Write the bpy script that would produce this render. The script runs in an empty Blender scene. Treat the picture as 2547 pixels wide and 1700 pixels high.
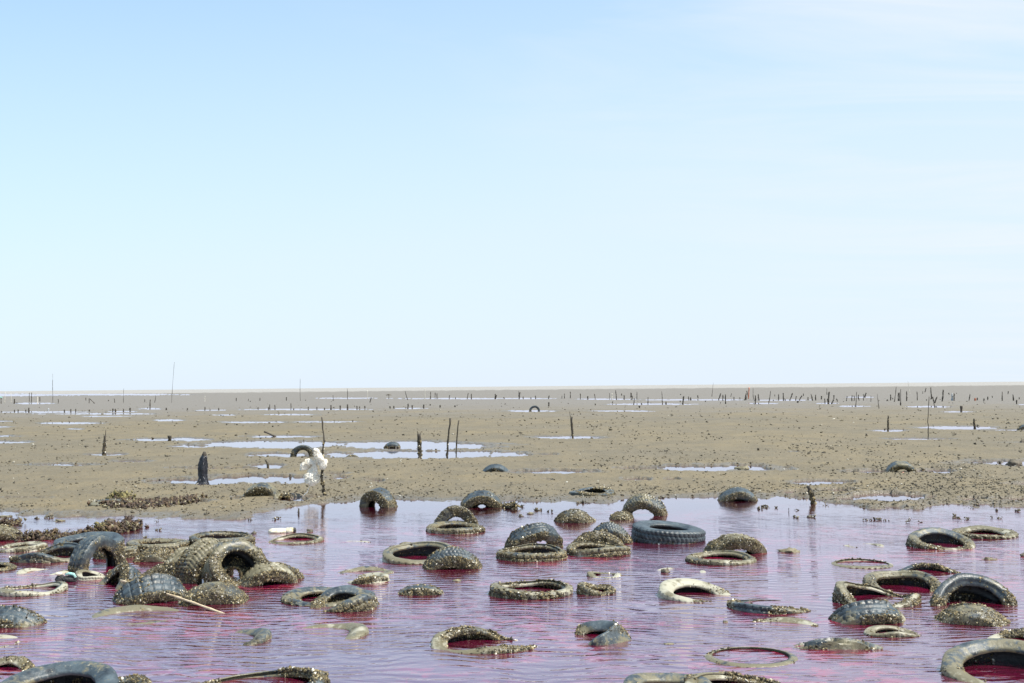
import bpy, math, random
import numpy as np
from mathutils import Matrix, Vector

# ------------------------------------------------------------------ camera, sky, sun, exposure
S = bpy.context.scene
COL = S.collection
rad = math.radians
F, PW, PH, CAMH = 3100.0, 2547.0, 1700.0, 1.74
PITCH, ROLL = math.atan(111.5 / F), math.atan(24.1 / 2547)
fw = np.array([0, math.cos(PITCH), math.sin(PITCH)])
r0 = np.array([1.0, 0, 0]); u0 = np.cross(r0, fw)
rt = math.cos(ROLL) * r0 - math.sin(ROLL) * u0
up = math.sin(ROLL) * r0 + math.cos(ROLL) * u0
cam = bpy.data.cameras.new("camera"); camo = bpy.data.objects.new("camera", cam); COL.objects.link(camo)
cam.lens = F / PW * 36; cam.sensor_width = 36; cam.clip_start = 0.05; cam.clip_end = 60000
M = Matrix(((rt[0], up[0], -fw[0], 0), (rt[1], up[1], -fw[1], 0), (rt[2], up[2], -fw[2], CAMH), (0, 0, 0, 1)))
camo.matrix_world = M
S.camera = camo

SUN_DIR = Vector((0.44, -0.14, 0.87)).normalized()      # towards the sun
SUN_EL = math.asin(SUN_DIR.z); SUN_AZ = math.atan2(SUN_DIR.x, SUN_DIR.y)
sun = bpy.data.lights.new("sun", 'SUN'); suno = bpy.data.objects.new("sun", sun); COL.objects.link(suno)
sun.energy = 5.0; sun.angle = rad(0.53); sun.color = (1.0, 0.95, 0.86)
suno.rotation_mode = 'QUATERNION'; suno.rotation_quaternion = SUN_DIR.to_track_quat('Z', 'Y')
suno.location = (0, 0, 50)
S.view_settings.view_transform = 'Standard'; S.view_settings.look = 'None'
S.view_settings.gamma = 1; S.view_settings.exposure = 0.75
S.render.resolution_x = 1024; S.render.resolution_y = 683


class NT:
    """small node-tree writer"""
    def __init__(s, tree): s.t = tree; s.n = tree.nodes; s.l = tree.links
    def add(s, typ, ins=None, **props):
        n = s.n.new(typ)
        for k, v in props.items(): setattr(n, k, v)
        for k, v in (ins or {}).items():
            sock = n.inputs[k]
            if isinstance(v, bpy.types.NodeSocket): s.l.new(v, sock)
            else: sock.default_value = v
        return n
    def math(s, op, a, b=None, c=None, clamp=False):
        n = s.n.new('ShaderNodeMath'); n.operation = op; n.use_clamp = clamp
        for i, v in enumerate((a, b, c)):
            if v is None: continue
            if isinstance(v, bpy.types.NodeSocket): s.l.new(v, n.inputs[i])
            else: n.inputs[i].default_value = v
        return n.outputs[0]
    def mix(s, f, a, b, blend='MIX'):
        n = s.n.new('ShaderNodeMix'); n.data_type = 'RGBA'; n.blend_type = blend
        for i, v in ((0, f), (6, a), (7, b)):
            if isinstance(v, bpy.types.NodeSocket): s.l.new(v, n.inputs[i])
            else: n.inputs[i].default_value = v if i == 0 else (*v[:3], 1)
        return n.outputs[2]
    def ramp(s, f, stops):
        n = s.n.new('ShaderNodeValToRGB'); s.l.new(f, n.inputs[0]); e = n.color_ramp.elements
        while len(e) < len(stops): e.new(0.5)
        for el, (p, c) in zip(e, stops):
            el.position = p; el.color = (c, c, c, 1) if isinstance(c, (int, float)) else (*c, 1)
        return n.outputs[0]
    def noise(s, vec, scale, detail=3, rough=0.5, dist=0.0):
        n = s.n.new('ShaderNodeTexNoise')
        if vec is not None: s.l.new(vec, n.inputs['Vector'])
        n.inputs['Scale'].default_value = scale; n.inputs['Detail'].default_value = detail
        n.inputs['Roughness'].default_value = rough; n.inputs['Distortion'].default_value = dist
        return n.outputs[0]
    def mapping(s, vec, scale=(1, 1, 1), rot=(0, 0, 0), loc=(0, 0, 0)):
        n = s.n.new('ShaderNodeMapping'); s.l.new(vec, n.inputs[0])
        n.inputs['Scale'].default_value = scale; n.inputs['Rotation'].default_value = rot
        n.inputs['Location'].default_value = loc
        return n.outputs[0]


W = bpy.data.worlds.new("World"); S.world = W; W.use_nodes = True
w = NT(W.node_tree); w.n.clear()
sky = w.add('ShaderNodeTexSky', sky_type='NISHITA', sun_disc=False, sun_elevation=SUN_EL, sun_rotation=SUN_AZ)
sky.air_density = 1.0; sky.dust_density = 0.6; sky.ozone_density = 1.5; sky.altitude = 0
tc = w.add('ShaderNodeTexCoord')
sep = w.add('ShaderNodeSeparateXYZ', {0: tc.outputs['Generated']})
el = sep.outputs[2]
# thin humid veil near the horizon over the blue, and faint wisps of cirrus
skyc = w.mix(1.0, sky.outputs[0], (0.78, 1.29, 1.32), 'MULTIPLY')
hi = w.math('ADD', 1.0, w.math('MULTIPLY', w.math('MAXIMUM', w.math('SUBTRACT', el, 0.33), 0.0), 1.6))
skyc = w.mix(1.0, skyc, w.add('ShaderNodeCombineColor', {0: hi, 1: hi, 2: hi}).outputs[0], 'MULTIPLY')
veil = w.ramp(w.math('ADD', el, w.math('MULTIPLY', sep.outputs[0], -0.12)), [(0.0, 0.95), (0.12, 0.86), (0.34, 0.42), (0.8, 0.35)])
skyc = w.mix(veil, skyc, (4.78, 5.32, 6.1))
inv = w.math('DIVIDE', 1.0, w.math('ADD', w.math('MAXIMUM', el, 0.0), 0.08))
cv = w.add('ShaderNodeCombineXYZ', {0: w.math('MULTIPLY', sep.outputs[0], inv), 1: w.math('MULTIPLY', sep.outputs[1], inv), 2: 0.0})
cn = w.noise(w.mapping(cv.outputs[0], (0.55, 1.5, 1), (0, 0, 0.5), (3.3, 1.2, 0)), 1.0, 6, 0.6, 0.7)
cw = w.math('MULTIPLY', w.ramp(cn, [(0.42, 0.0), (0.72, 0.95)]),
            w.ramp(w.math('ADD', w.math('MULTIPLY', el, 1.0), w.math('MULTIPLY', sep.outputs[0], 0.75)), [(0.16, 0.0), (0.5, 1.0)]))
skyc = w.mix(cw, skyc, (5.3, 5.6, 5.8))
bg = w.add('ShaderNodeBackground', {'Color': skyc, 'Strength': 0.10})
wo = w.add('ShaderNodeOutputWorld', {'Surface': bg.outputs[0]})


# ------------------------------------------------------------------ helpers
def px_to_ground(x, y, z=0.0):
    d = (x - PW / 2) / F * rt + (PH / 2 - y) / F * up + fw
    t = (z - CAMH) / d[2]
    return np.array([d[0] * t, d[1] * t, z])

def to_px(X, Y, Z):
    v0, v1, v2 = X, Y, Z - CAMH
    c = v0 * fw[0] + v1 * fw[1] + v2 * fw[2]
    a = v0 * rt[0] + v1 * rt[1] + v2 * rt[2]; b = v0 * up[0] + v1 * up[1] + v2 * up[2]
    return PW / 2 + F * a / c, PH / 2 - F * b / c

def hor(x): return 973.5 - 24.1 * x / 2547
def mpp(x, y): return CAMH / (y - hor(x))            # metres across per photo pixel on the water at y

def _h(i, j, k, seed):
    n = (i * 374761393 + j * 668265263 + k * 2147483647 + seed * 974634777) & 0xffffffff
    n = ((n ^ (n >> 13)) * 1274126177) & 0xffffffff
    n = (n ^ (n >> 16)) & 0xffffffff
    return n / 4294967295.0

def vnoise(x, y, z, seed=0):
    xi, yi, zi = np.floor(x).astype(np.int64), np.floor(y).astype(np.int64), np.floor(z).astype(np.int64)
    fx, fy, fz = x - xi, y - yi, z - zi
    fx = fx * fx * (3 - 2 * fx); fy = fy * fy * (3 - 2 * fy); fz = fz * fz * (3 - 2 * fz)
    r = 0
    for a in (0, 1):
        for b in (0, 1):
            for c in (0, 1):
                r = r + _h(xi + a, yi + b, zi + c, seed) * (fx if a else 1 - fx) * (fy if b else 1 - fy) * (fz if c else 1 - fz)
    return r * 2 - 1

def fbm(x, y, z=None, seed=0, oct=4, gain=0.5):
    x = np.asarray(x, float); y = np.asarray(y, float)
    z = np.zeros_like(x) if z is None else np.asarray(z, float)
    s, a, f = 0, 1.0, 1.0
    for o in range(oct):
        s = s + a * vnoise(x * f, y * f, z * f, seed + o * 17); a *= gain; f *= 2.03
    return s

def sstep(a, b, x):
    t = np.clip((x - a) / (b - a), 0, 1); return t * t * (3 - 2 * t)

def link(name, me, mat, parent=None, smooth=True):
    if mat is not None: me.materials.append(mat)
    if smooth: me.shade_smooth()
    o = bpy.data.objects.new(name, me); COL.objects.link(o)
    if parent is not None: o.parent = parent
    return o

def mesh_np(name, V, Fc, attr=None):
    """V (n,3) ; Fc: (m,3) or (m,4) int array or list of polygons"""
    me = bpy.data.meshes.new(name)
    V = np.asarray(V, np.float32)
    if isinstance(Fc, np.ndarray):
        m, k = Fc.shape
        me.vertices.add(len(V)); me.vertices.foreach_set('co', V.ravel())
        me.loops.add(m * k); me.loops.foreach_set('vertex_index', Fc.astype(np.int32).ravel())
        me.polygons.add(m); me.polygons.foreach_set('loop_start', np.arange(0, m * k, k, dtype=np.int32))
        me.polygons.foreach_set('loop_total', np.full(m, k, np.int32))
        me.update(calc_edges=True)
    else:
        me.from_pydata([tuple(v) for v in V], [], Fc)
    for an, av in (attr or {}).items():
        a = me.attributes.new(an, 'FLOAT', 'POINT'); a.data.foreach_set('value', np.asarray(av, np.float32))
    return me

def tag(o, label=None, cat=None, group=None, kind=None):
    if label: o['label'] = label
    if cat: o['category'] = cat
    if group: o['group'] = group
    if kind: o['kind'] = kind
    return o

def empty(name, loc=(0, 0, 0)):
    o = bpy.data.objects.new(name, None); o.empty_display_size = 0.2
    COL.objects.link(o); o.location = loc
    return o

def new_mat(name):
    m = bpy.data.materials.new(name); m.use_nodes = True
    t = NT(m.node_tree); t.n.clear()
    return m, t


# ------------------------------------------------------------------ materials
def mat_mud():
    m, t = new_mat("wet_mud")
    g = t.add('ShaderNodeNewGeometry'); P = g.outputs['Position']
    n1 = t.noise(P, 0.09, 5, 0.6); n2 = t.noise(t.mapping(P, (1, 0.45, 1)), 1.1, 5, 0.65); n3 = t.noise(P, 14, 4, 0.65)
    n4 = t.noise(P, 5.5, 5, 0.7)
    ta = t.add('ShaderNodeAttribute', attribute_name='tone').outputs['Fac']      # 0 near olive mud .. 1 far pale sand
    c = t.mix(t.ramp(n1, [(0.35, 0.0), (0.65, 1.0)]), (0.146, 0.112, 0.057), (0.112, 0.092, 0.058))
    c = t.mix(t.ramp(n2, [(0.42, 0.0), (0.62, 0.65)]), c, (0.090, 0.073, 0.043))
    c = t.mix(t.ramp(n3, [(0.60, 0.0), (0.72, 0.5)]), c, (0.035, 0.028, 0.016))
    c = t.mix(t.ramp(n4, [(0.62, 0.0), (0.68, 0.6)]), c, (0.040, 0.033, 0.020))
    c = t.mix(t.ramp(n3, [(0.28, 0.35), (0.36, 0.0)]), c, (0.26, 0.23, 0.18))
    c = t.mix(t.math('MULTIPLY', ta, 2.0, clamp=True), c, (0.128, 0.113, 0.094))
    c = t.mix(t.math('SUBTRACT', t.math('MULTIPLY', ta, 2.0), 1.0, clamp=True), c, (0.225, 0.208, 0.185))
    wet = t.add('ShaderNodeAttribute', attribute_name='wet').outputs['Fac']
    c = t.mix(t.math('MULTIPLY', wet, 0.55), c, (0.088, 0.068, 0.046))
    rough = t.math('SUBTRACT', 0.85, t.math('MULTIPLY', wet, 0.5))
    b = t.add('ShaderNodeBump', {'Height': t.math('ADD', n3, t.math('MULTIPLY', n4, 1.5)), 'Strength': 0.9, 'Distance': 0.03})
    p = t.add('ShaderNodeBsdfPrincipled', {'Base Color': c, 'Roughness': rough, 'Normal': b.outputs[0]})
    t.add('ShaderNodeOutputMaterial', {'Surface': p.outputs[0]})
    return m

def mat_water():
    m, t = new_mat("red_water")
    g = t.add('ShaderNodeNewGeometry'); P = g.outputs['Position']
    # ripples: gentle crossing wavelets, calmer far out where the water is a film
    warp = t.noise(P, 0.55, 2, 0.5)
    wv = t.add('ShaderNodeVectorMath', {0: P}, operation='ADD')
    cx = t.add('ShaderNodeCombineXYZ', {0: t.math('MULTIPLY', warp, 0.9), 1: t.math('MULTIPLY', t.noise(t.mapping(P, loc=(7, 3, 0)), 0.45, 2), 1.1)})
    t.l.new(cx.outputs[0], wv.inputs[1]); PV = wv.outputs[0]
    a = t.noise(t.mapping(PV, (3.0, 15.0, 1), (0, 0, 0.08)), 1.0, 3, 0.5, 0.4)
    b = t.noise(t.mapping(PV, (8.0, 22.0, 1), (0, 0, -0.35)), 1.0, 3, 0.5, 0.3)
    wt = t.add('ShaderNodeTexWave', {'Vector': PV, 'Scale': 2.6, 'Distortion': 5.0, 'Detail': 2.0, 'Detail Scale': 0.9}, bands_direction='Y')
    wt2 = t.add('ShaderNodeTexWave', {'Vector': t.mapping(PV, (1, 1, 1), (0, 0, 0.22), (4, 4, 0)), 'Scale': 3.4, 'Distortion': 6.0, 'Detail': 2.0, 'Detail Scale': 1.1}, bands_direction='Y')
    wa_ = t.math('MULTIPLY', t.math('ADD', wt.outputs[1], t.math('MULTIPLY', wt2.outputs[1], 0.6)), 0.30)
    h = t.math('ADD', t.math('ADD', t.math('MULTIPLY', a, 0.8), t.math('MULTIPLY', b, 0.4)), wa_)
    sy = t.add('ShaderNodeSeparateXYZ', {0: P})
    patch = t.noise(t.mapping(P, (0.35, 0.25, 1), loc=(2, 9, 0)), 1.0, 3, 0.55)
    calm = t.ramp(t.math('DIVIDE', t.math('ADD', sy.outputs[1], t.math('MULTIPLY', patch, 2.0)), 30.0), [(0.42, 1.0), (0.57, 0.45), (0.66, 0.05), (0.8, 0.02)])
    lull = t.ramp(patch, [(0.3, 0.25), (0.55, 1.0)])
    bump = t.add('ShaderNodeBump', {'Height': h, 'Strength': t.math('MULTIPLY', calm, lull), 'Distance': 0.0095})
    N = bump.outputs[0]
    fr = t.add('ShaderNodeFresnel', {'IOR': 1.9, 'Normal': N})
    gl = t.add('ShaderNodeBsdfGlossy', {'Color': (0.98, 0.93, 1, 1), 'Roughness': 0.03, 'Normal': N})
    # algae bloom: colour held in suspension, denser in clouds and threads
    cl = t.noise(t.mapping(P, (0.6, 0.9, 1), (0, 0, 0.4), (5, 1, 0)), 1.0, 4, 0.6, 0.5)
    th = t.noise(t.mapping(P, (5.0, 7.0, 1), (0, 0, 0.7)), 1.0, 3, 0.6, 0.6)
    dens = t.math('MULTIPLY', t.ramp(cl, [(0.44, 0.0), (0.58, 1.0)]), t.ramp(th, [(0.50, 0.0), (0.58, 1.0)]))
    colr = t.mix(t.ramp(cl, [(0.35, 0.0), (0.65, 1.0)]), (0.110, 0.006, 0.024), (0.155, 0.006, 0.042))
    colr = t.mix(dens, colr, (0.20, 0.004, 0.028))
    df = t.add('ShaderNodeBsdfDiffuse', {'Color': colr, 'Normal': N})
    tr = t.add('ShaderNodeBsdfTransparent')
    shal = t.ramp(t.math('DIVIDE', t.math('ADD', sy.outputs[1], t.math('MULTIPLY', patch, 2.0)), 30.0), [(0.50, 1.0), (0.62, 0.22), (0.75, 0.05)])
    body = t.add('ShaderNodeMixShader', {0: t.math('MULTIPLY', shal, t.math('ADD', 0.50, t.math('MULTIPLY', dens, 0.45))), 1: tr.outputs[0], 2: df.outputs[0]})
    mx = t.add('ShaderNodeMixShader', {0: t.math('ADD', 0.24, t.math('MULTIPLY', fr.outputs[0], 0.76)), 1: body.outputs[0], 2: gl.outputs[0]})
    va = t.add('ShaderNodeVolumeAbsorption', {'Color': (0.52, 0.12, 0.18, 1), 'Density': 6.0})
    t.add('ShaderNodeOutputMaterial', {'Surface': mx.outputs[0], 'Volume': va.outputs[0]})
    return m

def mat_rubber():
    m, t = new_mat("weathered_rubber")
    tcn = t.add('ShaderNodeTexCoord'); P = tcn.outputs['Object']
    silt = t.add('ShaderNodeAttribute', attribute_name='silt').outputs['Fac']
    n1 = t.noise(P, 6, 5, 0.65); n2 = t.noise(P, 45, 4, 0.6); n3 = t.noise(P, 18, 4, 0.7)
    c = t.mix(t.ramp(t.math('ADD', t.math('MULTIPLY', n1, 0.6), t.math('MULTIPLY', n3, 0.4)), [(0.38, 0.0), (0.64, 1.0)]), (0.006, 0.008, 0.010), (0.058, 0.078, 0.088))
    k = t.math('ADD', t.math('MULTIPLY', silt, 1.35), t.math('MULTIPLY', t.math('SUBTRACT', n3, 0.5), 1.8))
    c = t.mix(t.ramp(k, [(0.50, 0.0), (0.74, 0.85)]), c, (0.135, 0.113, 0.058))
    k2 = t.math('ADD', silt, t.math('MULTIPLY', t.math('SUBTRACT', n1, 0.5), 1.6))
    c = t.mix(t.ramp(k2, [(0.83, 0.0), (1.05, 1.0)]), c, (0.29, 0.27, 0.20))
    gr = t.add('ShaderNodeAttribute', attribute_name='growth').outputs['Fac']
    c = t.mix(t.math('MULTIPLY', gr, 0.9), c, t.mix(t.ramp(n2, [(0.4, 0.0), (0.65, 1.0)]), (0.016, 0.012, 0.005), (0.10, 0.078, 0.032)))
    c = t.mix(t.ramp(n2, [(0.62, 0.0), (0.70, 0.8)]), c, (0.24, 0.22, 0.165))
    c = t.mix(t.math('MULTIPLY', t.math('MULTIPLY', silt, -3.0), 1.0, clamp=True), c, (0.006, 0.006, 0.007))  # shade painted into the tyre insides, where the silt value is negative
    b = t.add('ShaderNodeBump', {'Height': t.math('ADD', n2, n3), 'Strength': 0.6, 'Distance': 0.006})
    p = t.add('ShaderNodeBsdfPrincipled', {'Base Color': c, 'Roughness': t.ramp(n1, [(0.3, 0.36), (0.7, 0.6)]), 'Normal': b.outputs[0]})
    t.add('ShaderNodeOutputMaterial', {'Surface': p.outputs[0]})
    return m

def mat_crust(name, stops, rough=0.75):
    m, t = new_mat(name)
    v = t.add('ShaderNodeAttribute', attribute_name='rnd').outputs['Fac']
    g = t.add('ShaderNodeNewGeometry')
    n = t.noise(g.outputs['Position'], 90, 3, 0.6)
    c = t.ramp(v, stops)
    c = t.mix(t.ramp(n, [(0.4, 0.0), (0.7, 0.5)]), c, (0.04, 0.032, 0.015))
    p = t.add('ShaderNodeBsdfPrincipled', {'Base Color': c, 'Roughness': rough})
    t.add('ShaderNodeOutputMaterial', {'Surface': p.outputs[0]})
    return m

def mat_wood(name, c1, c2, sc=20):
    m, t = new_mat(name)
    P = t.add('ShaderNodeTexCoord').outputs['Object']
    n = t.noise(t.mapping(P, (1, 1, 0.25)), sc, 5, 0.7); n2 = t.noise(P, sc * 3, 3)
    c = t.mix(t.ramp(n, [(0.35, 0.0), (0.65, 1.0)]), c1, c2)
    b = t.add('ShaderNodeBump', {'Height': t.math('ADD', n, n2), 'Strength': 0.7, 'Distance': 0.01})
    p = t.add('ShaderNodeBsdfPrincipled', {'Base Color': c, 'Roughness': 0.8, 'Normal': b.outputs[0]})
    t.add('ShaderNodeOutputMaterial', {'Surface': p.outputs[0]})
    return m

def mat_plastic(name, c1, c2, rough, transl=0.0, sc=9, bs=.8):
    m, t = new_mat(name)
    P = t.add('ShaderNodeTexCoord').outputs['Object']
    n = t.noise(P, sc, 5, 0.6, 0.8); n2 = t.noise(P, sc * 2.2, 4, 0.7, 1.5)
    c = t.mix(t.ramp(n, [(0.4, 0.0), (0.7, 1.0)]), c1, c2)
    b = t.add('ShaderNodeBump', {'Height': n2, 'Strength': bs, 'Distance': 0.03})
    p = t.add('ShaderNodeBsdfPrincipled', {'Base Color': c, 'Roughness': rough, 'Normal': b.outputs[0]})
    out = p.outputs[0]
    if transl:
        tl = t.add('ShaderNodeBsdfTranslucent', {'Color': c, 'Normal': b.outputs[0]})
        out = t.add('ShaderNodeMixShader', {0: transl, 1: out, 2: tl.outputs[0]}).outputs[0]
    t.add('ShaderNodeOutputMaterial', {'Surface': out})
    return m

MUD, WATER, RUBBER = mat_mud(), mat_water(), mat_rubber()
CRUST = mat_crust("barnacle_crust", [(0.0, (0.010, 0.008, 0.003)), (0.35, (0.030, 0.021, 0.007)), (0.60, (0.072, 0.054, 0.019)), (0.82, (0.19, 0.138, 0.052)), (0.955, (0.38, 0.32, 0.19)), (1.0, (0.78, 0.74, 0.64))])
WEED = mat_crust("seaweed", [(0.0, (0.012, 0.006, 0.004)), (0.45, (0.045, 0.022, 0.012)), (0.75, (0.09, 0.052, 0.024)), (0.92, (0.12, 0.095, 0.035)), (1.0, (0.30, 0.26, 0.17))])
OLIVE = mat_crust("olive_weed", [(0.0, (0.022, 0.018, 0.006)), (0.5, (0.095, 0.078, 0.024)), (1.0, (0.24, 0.20, 0.07))])
LITTER = mat_crust("mud_clods", [(0.0, (0.018, 0.014, 0.008)), (0.45, (0.060, 0.048, 0.028)), (0.85, (0.13, 0.105, 0.062)), (0.97, (0.25, 0.22, 0.16)), (1.0, (0.55, 0.52, 0.45))])
STAKE = mat_wood("sodden_stake_wood", (0.022, 0.017, 0.012), (0.06, 0.048, 0.033))
PALE = mat_wood("bleached_cane", (0.42, 0.38, 0.30), (0.62, 0.58, 0.50))
CANE = mat_wood("dry_bamboo", (0.33, 0.25, 0.15), (0.52, 0.42, 0.28), 14)
GREY = mat_plastic("grey_rag", (0.30, 0.32, 0.33), (0.45, 0.46, 0.46), 0.7)
ORANGE = mat_plastic("orange_float", (0.50, 0.16, 0.08), (0.40, 0.12, 0.06), 0.6)
ROCK = mat_wood("silted_rock", (0.07, 0.058, 0.03), (0.19, 0.165, 0.105), 9)
DARKROCK = mat_wood("dark_rock", (0.05, 0.043, 0.03), (0.12, 0.10, 0.07), 9)
WHITEBAG = mat_plastic("white_plastic_bag", (0.93, 0.90, 0.84), (0.88, 0.80, 0.66), 0.6, 0.4, 6, .3)
BLACKBAG = mat_plastic("black_plastic_bag", (0.012, 0.012, 0.015), (0.02, 0.02, 0.026), 0.28, 0.0, 5)
FOAM = mat_plastic("cream_foam", (0.66, 0.61, 0.48), (0.40, 0.34, 0.20), 0.7)
TEAL = mat_plastic("teal_rubber", (0.25, 0.55, 0.48), (0.5, 0.7, 0.62), 0.5)
BLACKP = mat_plastic("black_shoe_fabric", (0.02, 0.02, 0.02), (0.04, 0.035, 0.03), 0.6)


# ------------------------------------------------------------------ mudflat (one sheet) and water
SH = np.array([(-1500, 1275), (0, 1271), (60, 1276), (150, 1282), (230, 1284), (350, 1286), (440, 1287), (545, 1293), (600, 1289),
               (650, 1275), (700, 1263), (760, 1254), (803, 1252), (855, 1246), (996, 1244), (1044, 1246), (1100, 1247), (1282, 1245),
               (1360, 1248), (1400, 1244), (1503, 1249), (1555, 1240), (1693, 1237), (1784, 1233), (1889, 1234), (1974, 1233),
               (2040, 1240), (2120, 1256), (2173, 1267), (2216, 1257), (2276, 1260), (2319, 1254), (2440, 1257), (2526, 1258), (4200, 1262)], float)
# puddles (x0, x1, y, half height) as seen in the photograph, turned into ground positions below
PUD = [(0, 120, 1242, 2), (70, 260, 1158, 4), (275, 385, 1150, 3.5), (345, 640, 1200, 8), (520, 790, 1195, 11), (806, 870, 1181, 3), (806, 870, 1193, 3),
       (455, 700, 1167, 2.5), (620, 702, 1160, 5), (615, 800, 1133, 5), (500, 860, 1107, 9), (830, 1215, 1110, 10), (780, 1270, 1132, 10),
       (620, 790, 1087, 3), (420, 520, 1094, 4.5), (430, 520, 1112, 3), (310, 440, 1095, 3.5), (205, 312, 1132, 3.5), (-200, 55, 1086, 3.5),
       (-200, 50, 1101, 4), (-200, 26, 1048, 2.5), (-100, 16, 1063, 2.5), (95, 248, 1053, 2.6), (165, 212, 1068, 2), (385, 455, 1046, 2.5),
       (555, 732, 1051, 2.3), (730, 895, 1050, 1.8), (530, 588, 1033, 1.6), (650, 790, 1032, 1.5), (0, 210, 1025.5, 1.6), (90, 382, 1030, 1.6),
       (268, 348, 1024.5, 1.3), (345, 398, 1017.5, 1.3), (490, 562, 1021, 1.3), (605, 928, 1019, 1.6), (985, 1060, 1016.5, 1.4),
       (36, 135, 1004, 1.5), (780, 935, 991, 1.1), (985, 1280, 992, 1.2), (1250, 1384, 992, 1.1), (1440, 1570, 993.5, 1.3), (1610, 1860, 995.2, 1.3),
       (1870, 2010, 996, 1.2), (1520, 1724, 1006, 1.4), (1860, 1932, 1004.3, 1.1), (2030, 2078, 1004, 1.2), (2078, 2158, 1011, 1.5), (2100, 2180, 988.5, 1.1),
       (2262, 2364, 1012.5, 1.8), (2345, 2418, 1025, 1.4), (2528, 2700, 1007, 1.4), (1265, 1378, 1023, 1.7), (1472, 1632, 1023, 1.3),
       (1336, 1506, 1089.5, 3.3), (2170, 2256, 1072, 2.4), (2292, 2474, 1065, 4), (2470, 2700, 1070.5, 1.9), (2200, 2352, 1093, 2.4),
       (2505, 2700, 1102, 2), (1258, 1324, 1134, 2.5), (1336, 1386, 1132, 2), (1255, 1478, 1176, 5.5), (1534, 1662, 1167, 3), (1664, 1955, 1166, 9),
       (1545, 1613, 1195, 4), (1655, 1692, 1195, 3.3), (1348, 1374, 1197, 2.4), (1960, 1992, 1126, 2.2), (2090, 2205, 1176, 4.5), (2270, 2364, 1176, 5.5),
       (2390, 2760, 1153, 8), (1974, 2130, 1203, 6), (2100, 2290, 1240, 9), (2045, 2125, 1223, 4.5), (1938, 2015, 1227, 4), (2305, 2330, 1239, 3.5),
       (2388, 2452, 1245, 4), (2490, 2700, 1244, 4.5), (2508, 2700, 1208, 5), (2346, 2392, 1194, 2.4), (908, 958, 1198, 3.4), (830, 872, 1190, 4),
       (430, 530, 1252, 4.5), (572, 602, 1243, 4.5), (675, 760, 1245, 6), (722, 812, 1238, 2.5), (200, 330, 1036, 1.2), (1000, 1120, 1120, 2),
       (-300, 130, 982.5, 2.6), (90, 470, 982, 1.6), (-300, 200, 983.5, 2.2)]

def ground_h(X, Y):
    u, v = to_px(X, Y, np.zeros_like(X))
    dist = np.hypot(X, Y)
    sh = np.interp(u, SH[:, 0], SH[:, 1]) + 5.5 * fbm(X * 0.9, Y * 0.9, seed=3, oct=3) + 3.5 * fbm(X * 5, Y * 4, seed=9, oct=3) * (1 + 1.5 * sstep(1900, 2100, u))
    below = v - sh                                        # >0 : in the lagoon
    n1 = fbm(X * 2.2, Y * 2.2, seed=21, oct=4); n2 = fbm(X * 9, Y * 9, seed=31, oct=3)
    lump = 0.018 * n1 + 0.018 * np.maximum(n2, -0.3)
    land = (0.034 + lump + 0.02 * sstep(0, 60, -below)) * np.clip(16 / dist, 0.06, 1)
    e = np.full_like(X, -9.0)
    n3 = fbm(X * 0.30, Y * 0.30, seed=41, oct=5, gain=0.6)
    n4 = fbm(X * 2.5, Y * 1.2, seed=45, oct=3)
    for (a, b, y, ry) in PUD:
        cx, rx = (a + b) / 2, (b - a) / 2
        m = (np.abs(u - cx) < rx * 1.8) & (np.abs(v - y) < ry * 3)
        if not m.any(): continue
        q = 1 - ((u[m] - cx) / rx) ** 2 - np.abs((v[m] - y) / ry) ** 2
        e[m] = np.maximum(e[m], q)
    n5 = fbm(X * 7, Y * 3, seed=47, oct=3)
    wetn = e + 0.35 * n3 + 0.50 * n4 + 0.28 * n5 * np.clip(1.6 - dist / 60, 0, 1) - 0.12 * sstep(50, 90, dist) + 0.30 * sstep(1850, 2050, u) * sstep(1140, 1190, v) + 0.10 * (u > 1240)
    carve = sstep(-0.05, 0.18, wetn)
    h = land * (1 - carve) + carve * (-0.035)
    wet = sstep(-0.9, 0.0, wetn)
    dep = -0.02 - 0.20 * sstep(0, 150, below) + 0.03 * fbm(X * 1.1, Y * 1.1, seed=51, oct=3)
    k = sstep(-4, 6, below)
    h = h * (1 - k) + k * np.minimum(dep, -0.012)
    wet = np.maximum(wet, sstep(-14, 0, below))
    tone = 0.5 * sstep(52, 130, dist + 12 * n3) + 0.5 * sstep(560, 700, dist + 60 * n3)
    return h, wet, tone

offs = np.concatenate([np.geomspace(0.25, 6, 26), np.arange(6.8, 330, 0.85), np.arange(332, 1000, 7), np.geomspace(1010, 3200, 12)])
dists = CAMH * F / offs
ang = np.concatenate([np.linspace(-62, -27, 60), np.linspace(-26.8, 26.8, 1300), np.linspace(27, 62, 60)])
A, D = np.meshgrid(np.radians(ang), dists)
GX, GY = np.tan(A) * D, D.copy()
gh, gw, gt = ground_h(GX.ravel(), GY.ravel())
nr, nc = GX.shape
idx = np.arange(nr * nc).reshape(nr, nc)
Q = np.stack([idx[:-1, :-1], idx[:-1, 1:], idx[1:, 1:], idx[1:, :-1]], -1).reshape(-1, 4)[:, ::-1]
o = link('mudflat', mesh_np('mudflat', np.stack([GX.ravel(), GY.ravel(), gh], 1), Q, {'wet': gw, 'tone': gt}), MUD)
tag(o, kind='structure')

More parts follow.
